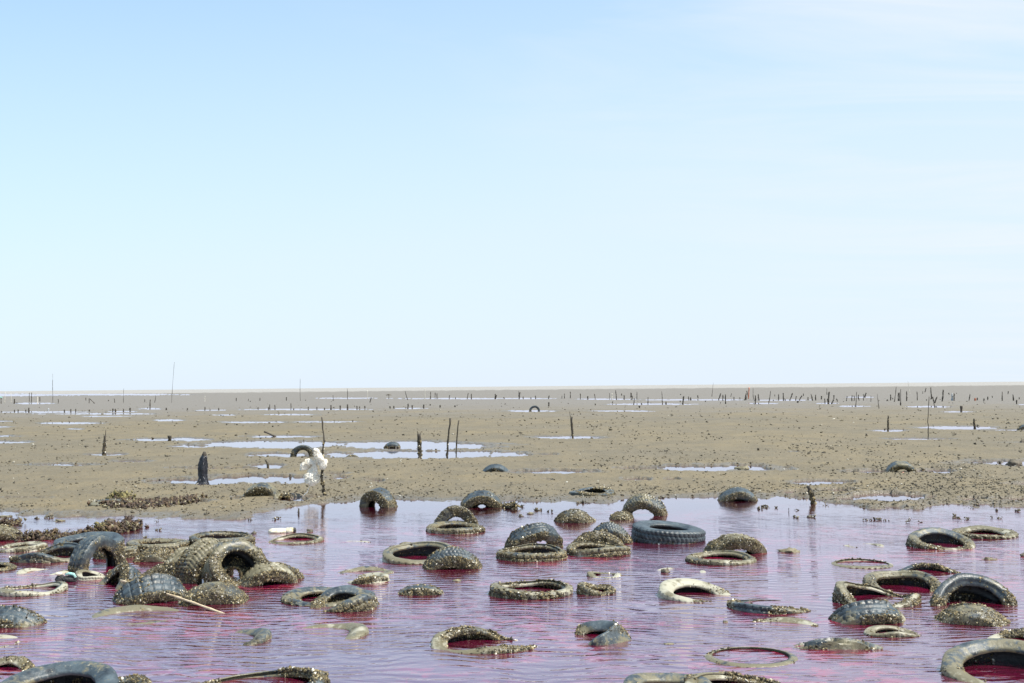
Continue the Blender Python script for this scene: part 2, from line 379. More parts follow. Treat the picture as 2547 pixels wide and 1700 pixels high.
# water body: a closed slab, surface at z = 0
wd = np.concatenate([np.geomspace(21000, 30, 40), np.linspace(28, 1.5, 30)])
wa = np.radians(np.linspace(-63, 63, 64))
A, D = np.meshgrid(wa, wd); WX, WY = np.tan(A) * D, D
nr, nc = WX.shape; n = nr * nc; idx = np.arange(n).reshape(nr, nc)
top = np.stack([WX.ravel(), WY.ravel(), np.zeros(n)], 1); bot = top.copy(); bot[:, 2] = -0.9
Qt = np.stack([idx[:-1, :-1], idx[:-1, 1:], idx[1:, 1:], idx[1:, :-1]], -1).reshape(-1, 4)[:, ::-1]
ring = np.concatenate([idx[0, :], idx[1:, -1], idx[-1, -2::-1], idx[-2:0:-1, 0]])
rn = np.roll(ring, -1)
Qs = np.stack([ring, rn, rn + n, ring + n], 1)
o = link('water', mesh_np('water', np.concatenate([top, bot]), np.concatenate([Qt, Qt[:, ::-1] + n, Qs])), WATER, smooth=False)
tag(o, kind='structure')


# ------------------------------------------------------------------ lumps (barnacles, clods, weed)
OCT = np.array([(1, 0, 0), (-1, 0, 0), (0, 1, 0), (0, -1, 0), (0, 0, 1), (0, 0, -1)], float)
OF = np.array([(0, 2, 4), (2, 1, 4), (1, 3, 4), (3, 0, 4), (2, 0, 5), (1, 2, 5), (3, 1, 5), (0, 3, 5)])

def lumps(name, P, size, rng, mat, parent=None, N=None, stretch=0.5, flat=None):
    """many small jagged pieces, one mesh"""
    k = len(P)
    if k == 0: return None
    Rm = rng.normal(size=(k, 3, 3)); Qm, _ = np.linalg.qr(Rm)
    sc = size[:, None, None] * (1 + stretch * rng.uniform(-1, 1, (k, 6, 1))) * (OCT * (1 + 0.45 * rng.uniform(-1, 1, (k, 1, 3))))
    V = np.einsum('kij,kvj->kvi', Qm, sc)
    if flat is not None: V[:, :, 2] *= flat
    V = V + P[:, None, :]
    Fc = (OF[None] + 6 * np.arange(k)[:, None, None]).reshape(-1, 3)
    rnd = np.repeat(rng.uniform(0, 1, k), 6)
    return link(name, mesh_np(name, V.reshape(-1, 3), Fc, {'rnd': rnd}), mat, parent, smooth=False)


# ------------------------------------------------------------------ tyre builder
def rotm(th, ph, spin=0):
    th, ph, sp = rad(th), rad(ph), rad(spin)
    ax = np.array([-math.sin(ph) * -1, math.cos(ph) * -1, 0])       # axis so that the rim at direction ph goes up
    K = np.array([[0, -ax[2], ax[1]], [ax[2], 0, -ax[0]], [-ax[1], ax[0], 0]])
    R = np.eye(3) + math.sin(th) * K + (1 - math.cos(th)) * K @ K
    c, s = math.cos(sp), math.sin(sp)
    return R @ np.array([[c, -s, 0], [s, c, 0], [0, 0, 1]])

NTYRE = [0]
def tyre(label, x, y, R, W=0.19, th=0, ph=90, cz=0.0, silt=0.2, crust=0.5, ctop=0.10, tread='rib', arc=None, sq=1.0,
         warp=0.012, spin=0, seed=None, bead=0.60, bead2=None, base=0.0, group='old tyres dumped in the lagoon', csize=0.0066, cdens=1.0, name='tyre', fold=0.0, dots=None):
    NTYRE[0] += 1
    seed = seed or NTYRE[0] * 7 + 3
    rng = np.random.default_rng(seed)
    g = px_to_ground(x, y); dist = g[1]
    big = dist < 18
    NS = 192 if big else (120 if dist < 30 else 64)
    a0, a1 = (0, 360) if arc is None else arc
    closed = arc is None
    ns = NS if closed else max(8, int(NS * (a1 - a0) / 360))
    ta = np.radians(np.linspace(a0, a1, ns, endpoint=not closed))
    w2 = W / 2
    # outer profile, bottom bead -> tread -> top bead, then inner liner back
    sw = [(bead, -0.72), (bead + 0.012, -0.80), (bead + 0.05, -0.84), (bead + 0.11, -0.93), (0.80, -1.0), (0.87, -0.99), (0.92, -0.95), (0.955, -0.90), (0.975, -0.86)]
    ntr = 17 if big else 9
    tz = np.linspace(-0.80, 0.80, ntr)
    tr = [(1.0 - 0.012 * (z / 0.8) ** 2, z) for z in tz]
    outer = sw + tr + [(r, -z) for r, z in sw[::-1]]
    th_ = 0.045
    inner = [(bead, 0.60), (bead + 0.08, 0.72), (0.80, 0.86), (0.90, 0.78), (0.945, 0.5), (0.95, 0.0), (0.945, -0.5), (0.90, -0.78), (0.80, -0.86), (bead + 0.08, -0.72), (bead, -0.60)]
    if bead2 is None: bead2 = 0.28 if (th > 100 and cz < -.02) else bead  # far-side hole shaped smaller to block light, so the mouth stays dark
    for L_, ks in ((outer, (0, 1)), (inner, (-1, -2))):
        for k_ in ks: L_[k_] = (bead2 + (L_[k_][0] - bead), L_[k_][1])
    prof = np.array(outer + inner); npf = len(prof)
    r = np.repeat(prof[None, :, 0], ns, 0) * R; z = np.repeat(prof[None, :, 1], ns, 0) * w2
    # tread grooves
    i0, i1 = len(sw), len(sw) + ntr
    seg = np.arange(ns)
    gd = 0.014 * (R / 0.32)
    cols = np.arange(ntr)
    if tread != 'bald' and big:
        for c in (3, 8, 13): r[:, i0 + c] -= gd
        per = {'rib': 6, 'block': 4, 'lug': 8, 'square': 8}[tread]
        hw = {'rib': 1, 'block': 1, 'lug': 3, 'square': 1}[tread]
        for c in cols:
            shift = 0 if tread == 'square' else int(abs(c - ntr // 2) * (0.5 if tread != 'rib' else 0.35))
            if tread == 'rib' and 4 < c < 12: continue
            mask = ((seg + shift) % per) < hw
            r[mask, i0 + c] -= gd * (0.9 if tread != 'lug' else 1.3)
        if tread in ('block', 'lug'):
            for c in (i0 - 1, i0 - 2, i1, i1 + 1):
                r[(seg % per) < hw, c] -= gd * 0.8
    X = r * np.cos(ta)[:, None]; Y = r * np.sin(ta)[:, None] * sq; Z = z.copy()
    # age: sagging, flattened and twisted carcass
    n = fbm(X * 3 / R * 0.3 + seed, Y * 3 / R * 0.3, seed=seed, oct=2)
    Z += warp * 1.3 * n + warp * np.sin(2 * ta + seed)[:, None]
    s2 = 1 + 0.9 * warp / R * fbm(np.cos(ta) * 1.3 + seed, np.sin(ta) * 1.3, seed=seed + 5, oct=2)
    X *= s2[:, None]; Y *= s2[:, None]
    if fold:
        Z += fold * (X / R) ** 2 * np.sign(fold) if False else fold * (X / R) ** 2
    n2 = fbm(X * 28, Y * 28, Z * 28, seed=seed + 9, oct=2)
    rr = np.sqrt(X ** 2 + Y ** 2) + 1e-9
    X += X / rr * n2 * 0.0025; Y += Y / rr * n2 * 0.0025
    P = np.stack([X, Y, Z], -1).reshape(-1, 3) @ rotm(th, ph, spin).T
    P[:, 2] += cz + base
    # face strips
    idx = np.arange(ns * npf).reshape(ns, npf)
    nxt = np.roll(idx, -1, 0) if closed else idx[1:]
    cur = idx if closed else idx[:-1]
    nx2 = np.roll(nxt, -1, 1); cu2 = np.roll(cur, -1, 1)
    quad = np.stack([cur, nxt, nx2, cu2], -1)           # (seg, prof, 4)
    no = len(outer); ni = len(inner); mid = no + ni // 2
    groups = [('tread', list(range(i0, i1 - 1))),
              ('sidewall', list(range(i1 - 1, no)) + list(range(no, mid))),
              ('sidewall', list(range(0, i0)) + list(range(mid, npf)))]
    wz = P[:, 2]
    sl = silt + 0.35 * sstep(0.09, -0.02, wz - base) * (0.4 + 0.6 * (silt > 0.1))
    sl = sl + 0.22 * fbm(P[:, 0] * 5, P[:, 1] * 5, P[:, 2] * 5, seed=seed + 2, oct=3)
    cnv = fbm(P[:, 0] * 6, P[:, 1] * 6, P[:, 2] * 6, seed=seed + 4, oct=3); hv = wz - base
    upr = th >= 45
    pk = np.arange(npf); side = (pk < i0 + 1) | ((pk >= i1 - 1) & (pk < no + 1)) | (pk == npf - 1)
    ct = np.where(side, ctop + (0.13 if upr else 0.0), ctop - (0.03 if upr else 0.0))
    ctv = np.repeat(ct[None], ns, 0).ravel()
    cr = sstep(ctv + 0.05, ctv - 0.02, hv + 0.05 * cnv) * np.clip(crust * 2.0 - 0.25 + cnv * 1.6, 0, 1)
    cen = np.stack([np.cos(ta) * R * .8, np.sin(ta) * R * .8 * sq, 0 * ta], -1) @ rotm(th, ph, spin).T + [0, 0, cz + base]
    dv = P.reshape(ns, npf, 3) - cen[:, None]; dv /= np.linalg.norm(dv, axis=2)[..., None] + 1e-9
    dv[:, no:] = 0
    rough_ = (0.35 + fbm(P[:, 0] * 30, P[:, 1] * 30, P[:, 2] * 30, seed=seed + 6, oct=2)).clip(-.3, 1.2)
    P = P + dv.reshape(-1, 3) * (cr * rough_ * (0.011 if big else 0.010))[:, None]
    slg = sl.reshape(ns, npf); slg[:, no + 1:npf - 1] = -0.6; sl = slg.ravel()  # negative on the inner liner: its colour is blackened as painted shade
    root = empty(name, tuple(g[:2]) + (0,))
    tag(root, label, 'tyre', group)
    for gi, (gn, cl) in enumerate(groups):
        q = quad[:, cl].reshape(-1, 4)
        used, invx = np.unique(q, return_inverse=True)
        polys = invx.reshape(-1, 4)
        if not closed and gn == 'sidewall':
            pass
        # keep only what can ever be seen: parts deeper than 0.12 below the water or mud are buried
        zc = P[used][polys][:, :, 2].max(1)
        polys = polys[zc > base - 0.14]
        if len(polys) == 0: continue
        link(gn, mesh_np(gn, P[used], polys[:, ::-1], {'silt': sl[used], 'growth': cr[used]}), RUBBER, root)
    # barnacles
    if crust > 0:
        q = quad.reshape(-1, 4); pp = P[q]
        c = pp.mean(1); nrm = np.cross(pp[:, 1] - pp[:, 0], pp[:, 3] - pp[:, 0]); area = np.linalg.norm(nrm, axis=1)
        nrm = -nrm / (area[:, None] + 1e-12)
        cn = fbm(c[:, 0] * 6, c[:, 1] * 6, c[:, 2] * 6, seed=seed + 4, oct=3)
        hz = c[:, 2] - base
        ctq = ctv[q].mean(1)
        pm = sstep(ctq + 0.045, ctq - 0.03, hz + 0.05 * cn) * sstep(-0.07, -0.02, hz)
        pm = pm * np.clip(crust * 2.0 - 0.25 + cn * 1.6, 0, 1)
        pm += 0.05 * (cn > 0.3) * (hz > -0.02) * (crust > 0.15)
        cs = csize * (1.0 if dist < 15 else dist / 15 * 0.9)
        wgt = area * pm
        tot = wgt.sum()
        cnt = int(min(15000, tot / (cs * cs * 1.5) * 1.5 * cdens))
        if cnt > 3:
            pick = rng.choice(len(q), cnt, p=wgt / tot)
            a, b = rng.uniform(0, 1, (cnt, 1)), rng.uniform(0, 1, (cnt, 1))
            pt = (pp[pick, 0] * (1 - a) + pp[pick, 1] * a) * (1 - b) + (pp[pick, 3] * (1 - a) + pp[pick, 2] * a) * b
            sz = cs * rng.uniform(0.5, 1.35, cnt) ** 1.5 * (1.0 + 0.5 * cn[pick]).clip(.6, 1.35)
            pt = pt + nrm[pick] * (sz * 0.4)[:, None]
            lumps('barnacle_crust', pt, sz, rng, CRUST, root)
    return root


def fitR(x, y, wpx): return wpx * mpp(x, y) / 2

def ringt(label, x0, x1, y, hgt, **k):
    """a tyre lying flat: photo extent x0..x1, y of its centre, height of its top above the water"""
    x = (x0 + x1) / 2; R = fitR(x, y, x1 - x0); Wd = k.pop('W', 0.19 * R / 0.32)
    k['ctop'] = min(k.get('ctop', 0.1), hgt - 0.035)
    return tyre(k.pop('label', label), x, y, R, W=Wd, cz=hgt - Wd / 2, **k)

exec_tyres = True
# ---- left group
tyre("crusted tyre hump cut by the left edge, above the long seaweed-side water", 3, 1341, 0.30, th=115, ph=92, cz=-0.13, silt=.6, crust=.9, ctop=.14, tread='bald')
ringt("low grey tyre with a raised right end at the far left edge", -22, 113, 1366, .04, th=6, ph=20, silt=.7, crust=.6)
ringt("dark tyre lying flat with a black opening, behind the standing arch tyre", 137, 306, 1362, .10, th=5, ph=80, silt=.15, crust=.15, tread='block')
ringt("long collapsed tyre with an open trough, in front of the arch tyre's left foot", 29, 214, 1391, .085, sq=.8, th=3, ph=80, silt=.35, crust=.55, ctop=.06, bead=.72, warp=.03)
tyre("dark tyre standing upright as an arch, left of the tyre heap", 241, 1414, .285, W=.2, th=90, ph=149, cz=.03, silt=.25, crust=.45, ctop=.12, tread='rib', spin=10)
ringt("flat crusted tyre half hidden behind the right foot of the arch tyre", 236, 343, 1384, .09, silt=.6, crust=.8, ctop=.08)
ringt("flat crusted tyre lying left of the flat tyre behind the heap", 315, 473, 1366, .09, silt=.5, crust=.7, ctop=.06, tread='block')
tyre("small shaggy hump of a sunken tyre between the arch tyre and the heap", 388, 1394, .25, W=.2, th=112, ph=80, cz=-.13, silt=.5, crust=.95, ctop=.14)
ringt("thick flat tyre coated in barnacles directly behind the tyre heap", 473, 633, 1359, .12, W=.24, silt=.5, crust=1.0, ctop=.11, tread='block', bead=.72)
ringt("low crusted tyre showing right behind the tyre with the oval black opening", 520, 648, 1380, .07, silt=.4, crust=.95, ctop=.09)
tyre("left tyre of the leaning pair in the heap, lugged edge facing right", 514, 1440, .29, W=.25, th=70, ph=-24, cz=.075, silt=.5, crust=.75, ctop=.15, tread='block')
tyre("right tyre of the leaning pair in the heap, with an oval black opening", 586, 1448, .285, W=.22, th=56, ph=132, cz=.095, bead=.6, bead2=.28, silt=.55, crust=.7, ctop=.13, tread='rib')
tyre("mud coloured tyre end poking out left of the heap", 463, 1404, .22, W=.2, th=110, ph=140, cz=-.07, silt=.8, crust=.3)
tyre("thin shaggy arched tyre rim between the grooved tyre and the heap", 405, 1440, .33, W=.11, th=60, ph=85, cz=-.16, silt=.4, crust=1.0, ctop=.2, warp=.03)
tyre("tilted tyre with a dark slit, leaning right beside the bamboo stick's upper end", 284, 1458, .26, W=.17, th=52, ph=38, cz=-.04, silt=.3, crust=.7, ctop=.10)
tyre("leaning tyre with deep square tread blocks under the bamboo stick", 376, 1490, .33, W=.27, th=122, ph=116, cz=-.13, silt=.15, crust=.75, ctop=.07, tread='square')
tyre("barnacled tyre hump in front of the heap, beside the bamboo stick", 532, 1496, .33, W=.24, th=106, ph=97, cz=-.19, silt=.35, crust=1.0, ctop=.13, tread='bald')
tyre("shell shaped pale tyre piece at the right foot of the heap", 668, 1450, .27, W=.2, th=108, ph=112, cz=-.09, silt=.8, crust=.5, ctop=.08)
tyre("dark crusted rim piece curving behind the shell shaped tyre piece", 690, 1440, .27, W=.10, th=105, ph=112, cz=-.13, silt=.2, crust=1.0, ctop=.12)
ringt("thin flat tyre ring barely above water, below the pale foam block", 666, 806, 1346, .03, th=3, ph=60, silt=.5, crust=.5, bead=.74)
ringt("sliver of a sunken tyre right of the ring by the foam block", 815, 930, 1352, -.012, th=4, ph=90, silt=.8, crust=.3)
ringt("white silted flat tyre ring at the left edge", -8, 165, 1471, .04, th=2, ph=20, silt=.85, crust=.4, ctop=.05, bead=.74)
tyre("ribbed tyre dome at the left edge, in front of the white silted ring", 25, 1549, .35, W=.24, th=112, ph=92, cz=-.23, silt=.2, crust=.35, ctop=.04, tread='rib')
ringt("shaggy lump of tyre at the left edge under the collapsed tyre", -60, 36, 1417, .05, th=12, ph=180, silt=.4, crust=1.0)
ringt("pale sunken tyre just under water below the collapsed tyre", 40, 172, 1424, .004, th=2, ph=90, silt=.9, crust=.3)
ringt("pale low tyre lump right of the black shoe", 186, 268, 1438, .03, th=8, ph=180, silt=.9, crust=.2)
ringt("broad pale tyre drowned below the square treaded tyre", 218, 470, 1533, .006, th=3.0, ph=80, silt=.35, crust=.2)
ringt("sunken greenish tyre at the left edge below the ribbed dome", -120, 58, 1600, .004, th=3, ph=80, silt=.7, crust=.2)
tyre("small crusted tyre corner at the bottom of the left edge", 5, 1670, .20, W=.14, th=14, ph=90, cz=-.06, silt=.6, crust=.6)
tyre("large blue grey tyre with a silted rim at the bottom left corner", 142, 1728, .35, W=.24, th=12, ph=88, cz=-.05, silt=.30, crust=.12, ctop=.03, bead=.62)
tyre("grey tyre edge at the bottom, touching the large corner tyre's right side", 290, 1726, .19, W=.16, th=15, ph=70, cz=-.06, silt=.25, crust=.4)
tyre("long low tread strip at the bottom edge, left of centre", 642, 1716, .40, W=.2, th=4, ph=20, cz=-.06, silt=.35, crust=.4, tread='block', bead=.78)
# ---- centre-left water
tyre("curled sunken tyre with a round right end, in open water below the heap", 580, 1590, .29, W=.2, th=12, ph=22, cz=-.103, silt=.35, crust=.0)
tyre("smooth brown crescent of a sunken tyre below the doubled tyre", 806, 1576, .33, W=.2, th=8.5, ph=38, cz=-.098, silt=.4, crust=.0)
ringt("rear tread strip of the doubled tyre, reaching out to the left", 702, 935, 1493, .05, th=5, ph=90, silt=.25, crust=.4, ctop=.03, tread='lug', sq=.8)
tyre("front folded tyre of the doubled pair, with weed under its right end", 860, 1508, .27, W=.22, th=13, ph=15, cz=-.03, silt=.4, crust=.45, ctop=.05, warp=.03)
ringt("sunken tyre with a dark inner edge, left of the dark bowl shaped tyre", 838, 980, 1425, .012, th=5, ph=88, silt=.4, crust=.6, sq=.75)
tyre("pale wedge of tyre in front of the sunken tyre with the dark inner edge", 912, 1444, .22, W=.16, th=12, ph=-10, cz=-.06, silt=.75, crust=.4)
tyre("ribbed tyre back lying low, alone below the dark bowl shaped tyre", 1050, 1476, .30, W=.2, th=92, ph=90, cz=-.235, silt=.3, crust=.7, ctop=.02)
tyre("dark bowl shaped tyre tipped toward the camera, left of the zigzag treaded hump", 1040, 1392, .37, W=.2, th=11, ph=85, cz=.0, silt=.5, crust=.25, ctop=.02, tread='rib', bead=.7)
tyre("shaggy hump with zigzag tread on top, right of the dark bowl shaped tyre", 1126, 1411, .31, W=.22, th=112, ph=95, cz=-.135, silt=.25, crust=.9, ctop=.09, tread='block')
tyre("brown arch tyre with a clear window, at the shore left of centre", 942, 1260, .275, W=.25, th=99, ph=60, cz=-.02, bead=.48, bead2=.5, silt=.2, crust=.8, ctop=.13, tread='rib')
tyre("ribbed tyre dome with a dark mouth at the shore, behind the arch and ring pair", 1197, 1261, .31, W=.25, th=110, ph=91, cz=-.085, silt=.2, crust=.9, ctop=.08)
tyre("rounded tyre arch rising out of a flat ring", 1134, 1313, .26, W=.22, th=82, ph=91, cz=.01, bead=.5, silt=.3, crust=.7, ctop=.13)
ringt("flat ring tyre carrying the rounded arch tyre behind it", 1062, 1207, 1321, .07, silt=.5, crust=.8, ctop=.06, bead=.66)
tyre("blue grey leaning tyre lying on the long flat tyre", 1328, 1362, .30, W=.22, th=116, ph=112, cz=-.02, silt=.3, crust=.8, ctop=.13, tread='rib', warp=.02)
ringt("long flat tyre under the blue grey leaning tyre, silted white rim", 1237, 1408, 1386, .08, silt=.5, crust=.9, ctop=.07, bead=.74)
tyre("barnacled tyre dome alone in calm water, left of the tyre with the loose lump", 1432, 1297, .29, W=.24, th=118, ph=90, cz=-.15, silt=.5, crust=.85, ctop=.12)
tyre("zigzag treaded tyre arch with a clear window at the shore right of centre", 1603, 1280, .31, W=.26, th=112, ph=76, cz=-.05, bead2=.6, silt=.4, crust=.7, ctop=.11, tread='block')
tyre("stubby crusted tyre end at the left foot of the zigzag treaded arch", 1544, 1291, .17, W=.2, th=118, ph=75, cz=-.08, silt=.8, crust=.7, ctop=.1)
tyre("rearmost treaded hump of the stacked trio left of the big black tyre", 1517, 1348, .26, W=.2, th=112, ph=80, cz=-.06, silt=.3, crust=.75, ctop=.1, tread='block')
tyre("middle shaggy arched rim of the stacked trio", 1482, 1362, .35, W=.16, th=112, ph=92, cz=-.17, silt=.4, crust=1.0, ctop=.2)
ringt("front flat tyre of the stacked trio, white silt on its rim", 1409, 1567, 1376, .08, silt=.6, crust=.85, ctop=.07, bead=.72)
tyre("big clean black tyre with chunky tread, lying slightly tilted", 1662, 1343, .415, W=.235, th=6, ph=148, cz=.038, silt=.0, crust=.12, ctop=.0, tread='block', bead=.52, warp=.004)
tyre("shaggy tyre hump with a pale bare shoulder, right of the big black tyre", 1822, 1374, .31, W=.26, th=98, ph=100, cz=-.10, silt=.7, crust=.95, ctop=.17, warp=.04)
ringt("flat grey ring tyre in front of the pale shouldered hump", 1705, 1879, 1395, .05, th=3, ph=85, silt=.45, crust=.45, ctop=.04, bead=.7)
tyre("ribbed tyre dome with a dark mouth at the shore, left of the rotten stump", 1836, 1245, .31, W=.25, th=108, ph=90, cz=-.12, silt=.15, crust=.85, ctop=.07)
ringt("crusted flat tyre ring centred in the foreground, knobbly tread", 1216, 1424, 1475, .07, csize=.007, silt=.75, crust=.6, ctop=.05, tread='lug', bead=.76)
tyre("short curved tyre end right beside the knobbly centred ring", 1480, 1474, .16, W=.15, th=12, ph=150, cz=-.03, silt=.5, crust=.7, ctop=.06)
ringt("half sunken crusted tyre sliver behind the short curved tyre end", 1462, 1546, 1432, .01, th=3, ph=90, silt=.5, crust=.7)
ringt("thin sunken tyre arc with a dark lump on its left, below the big black tyre", 1630, 1760, 1421, -.004, th=3, ph=100, silt=.75, crust=.2)
tyre("broken tyre with a round pale end and a long strip reaching right", 1205, 1606, .36, W=.22, th=9, ph=140, cz=-.075, silt=.5, crust=.4, bead=.7, sq=.75, warp=.03)
tyre("leaf shaped curled grey tyre standing alone in the rippled foreground", 1492, 1588, .22, W=.19, th=38, ph=5, cz=-.06, silt=.28, crust=.08, warp=.03, tread='bald')
tyre("white silted crescent tyre open to the right", 1730, 1483, .31, W=.2, th=14, ph=128, cz=-.06, silt=.95, crust=.35, ctop=.03)
tyre("blue grey C shaped tyre open to the right, below the white crescent", 1917, 1509, .34, W=.15, th=7, ph=212, cz=-.05, silt=.15, crust=.15, tread='rib', bead=.72)
tyre("brown sunken tyre arc directly below the C shaped tyre", 1948, 1560, .30, W=.2, th=6, ph=70, cz=-.108, silt=.6, crust=.1)
ringt("large round tyre ring at water level in the lower right", 1748, 1985, 1635, .012, warp=.003, silt=.45, crust=.3, ctop=.03, bead=.78)
ringt("pale drowned ring above the large round ring, fully under water", 1725, 1945, 1588, -.004, warp=.003, silt=.7, crust=.0, bead=.75)
tyre("grey tyre edge at the bottom frame right of centre", 1660, 1722, .26, W=.16, th=8, ph=90, cz=-.04, silt=.3, crust=.1)
tyre("pale tyre at the bottom frame below the large round ring", 1850, 1724, .33, W=.16, th=5, ph=140, cz=-.05, silt=.6, crust=.15, bead=.72)
ringt("pale drowned tyre under the water left of the leaf shaped tyre's right", 1400, 1600, 1545, -.02, silt=.85, crust=.05)
# ---- right group
ringt("flat oval sunken ring right of centre, brown top just awash", 2067, 2223, 1404, .014, warp=.004, silt=.45, crust=.3, ctop=.04, bead=.76)
tyre("tyre with a wide black mouth tipped toward the camera, far right", 2340, 1358, .34, W=.2, th=14, ph=110, cz=-.02, silt=.5, crust=.5, ctop=.05, bead=.66)
ringt("long straight crusted tyre behind the tyre with the wide black mouth", 2366, 2526, 1332, .05, th=3, ph=85, silt=.5, crust=.7, ctop=.04, tread='lug')
tyre("thin ragged dark rim peaking above the water, above the ring behind the big arch", 2306, 1430, .37, W=.08, th=22, ph=100, cz=-.09, silt=.1, crust=.45, ctop=.12, warp=.04, bead=.8)
tyre("tyre ring with its far rim raised, left behind the big arch tyre", 2246, 1466, .33, W=.2, th=17, ph=95, cz=-.04, silt=.55, crust=.6, ctop=.06, bead=.68)
tyre("big arched tyre with a deep black opening near the right edge", 2418, 1503, .335, W=.24, th=52, ph=90, cz=-.095, silt=.25, bead=.68, bead2=.3, crust=.4, ctop=-.02, tread='rib')
tyre("barnacled tyre piece lying in front of the big arched tyre", 2420, 1544, .31, W=.21, th=112, ph=64, cz=-.19, silt=.45, crust=.75, ctop=.10, tread='bald')
tyre("brown folded tyre ring with a black slot, left of the big arched tyre", 2186, 1495, .34, W=.17, th=8, ph=135, cz=-.015, silt=.75, crust=.5, ctop=.06, bead=.74, warp=.035)
tyre("treaded tyre dome with a dark mouth in front of the brown folded ring", 2158, 1540, .31, W=.22, th=116, ph=90, cz=-.145, silt=.3, crust=.4, ctop=.05, tread='rib')
ringt("thin crusted tyre sliver below the treaded dome with the dark mouth", 2147, 2293, 1578, .022, th=3, ph=95, silt=.55, crust=.8, sq=.6)
tyre("long tread strip rising to the right, right of the large round ring", 2086, 1609, .75, W=.15, th=91, ph=86, cz=-.695, silt=.3, crust=.1, ctop=-.1, tread='lug', spin=0, bead=.8)
tyre("large tyre with a cream silted left shoulder at the bottom right corner", 2502, 1676, .37, W=.24, th=15, ph=85, cz=-.055, silt=.42, crust=.15, ctop=.03, bead=.66)
tyre("thin curl of tyre behind the bottom right corner tyre", 2530, 1596, .20, W=.14, th=10, ph=60, cz=-.05, silt=.75, crust=.2)
ringt("sliver of tyre awash far right of the pale shouldered hump", 2100, 2200, 1358, -.004, th=3, ph=90, silt=.7, crust=.4)
# ---- on the mud
G2 = 'tyres stranded on the mudflat'
tyre("muddy half buried tyre on the mud left of the white bag pole", 652, 1240, .31, W=.22, th=110, ph=88, cz=-.11, silt=.5, crust=.4, ctop=.10, base=.03, group=G2)
tyre("dark tyre arch standing in a puddle behind the white bag", 753, 1138, .31, W=.18, th=88, ph=85, cz=-.0, silt=.2, crust=.5, ctop=.1, base=.0, group=G2, cdens=.6)
tyre("small tyre hump in the puddle left of the cluster post", 975, 1114, .26, W=.2, th=110, ph=90, cz=-.10, silt=.2, crust=.4, group=G2, cdens=.5)
tyre("low grey tyre piece at the near edge of the puddle behind the white bag pole", 876, 1138, .24, W=.12, th=88, ph=100, cz=-.16, silt=.3, crust=.1, group=G2)
tyre("black tyre back lying low on the mud in the middle distance", 1233, 1176, .30, W=.2, th=115, ph=90, cz=-.15, silt=.1, crust=.2, ctop=.03, base=.03, group=G2)
tyre("tiny far tyre arch alone in front of the stake rows", 1330, 1023.5, .38, W=.2, th=88, ph=90, cz=.02, silt=0, crust=.2, group=G2, cdens=.3)
tyre("thin dark tyre edge on the mud just behind the shore near the centre", 1472, 1234, .36, W=.1, th=3, ph=90, cz=.0, silt=.2, crust=.2, base=.03, group=G2, tread='block')
tyre("round ribbed tyre hump in a puddle on the far right mud", 2241, 1178, .29, W=.30, th=100, ph=85, cz=-.06, silt=.4, crust=.6, ctop=.08, base=.0, group=G2, tread='rib')
tyre("distant dark tyre hump cut by the right edge", 2551, 1071, .32, W=.2, th=100, ph=90, cz=-.12, silt=.1, crust=.3, base=.0, group=G2, cdens=.3)
tyre("flat grey tyre sliver beside dry seaweed on the left mud", 277, 1262, .31, W=.12, th=4, ph=110, cz=-.01, silt=.45, crust=.3, base=.03, group=G2)


# ------------------------------------------------------------------ stakes, poles, sticks
def tube_mesh(name, pts, radii, sides=7, seed=0, rough=0.2):
    rng = np.random.default_rng(seed)
    pts = np.array(pts, float); radii = np.array(radii, float); n = len(pts)
    d = np.gradient(pts, axis=0); d /= np.linalg.norm(d, axis=1)[:, None]
    ref = np.array([0.3, 0.9, 0.1]) if abs(d[0][2]) > 0.5 else np.array([0, 0, 1.0])
    V = []
    for i in range(n):
        a = np.cross(d[i], ref); a /= np.linalg.norm(a); b = np.cross(d[i], a)
        for k in range(sides):
            t = 2 * math.pi * k / sides
            V.append(pts[i] + (a * math.cos(t) + b * math.sin(t)) * radii[i] * (1 + rough * rng.uniform(-1, 1)))
    Fc = []
    for i in range(n - 1):
        for k in range(sides):
            k2 = (k + 1) % sides
            Fc.append((i * sides + k, i * sides + k2, (i + 1) * sides + k2, (i + 1) * sides + k))
    Fc.append(tuple(range(sides))[::-1]); Fc.append(tuple((n - 1) * sides + k for k in range(sides)))
    return mesh_np(name, np.array(V), Fc)

def vpt(x, y, g):
    """point above ground point g (same distance) seen at photo pixel x, y"""
    d = (x - PW / 2) / F * rt + (PH / 2 - y) / F * up + fw
    return d * (g[1] / d[1]) + np.array([0, 0, CAMH])

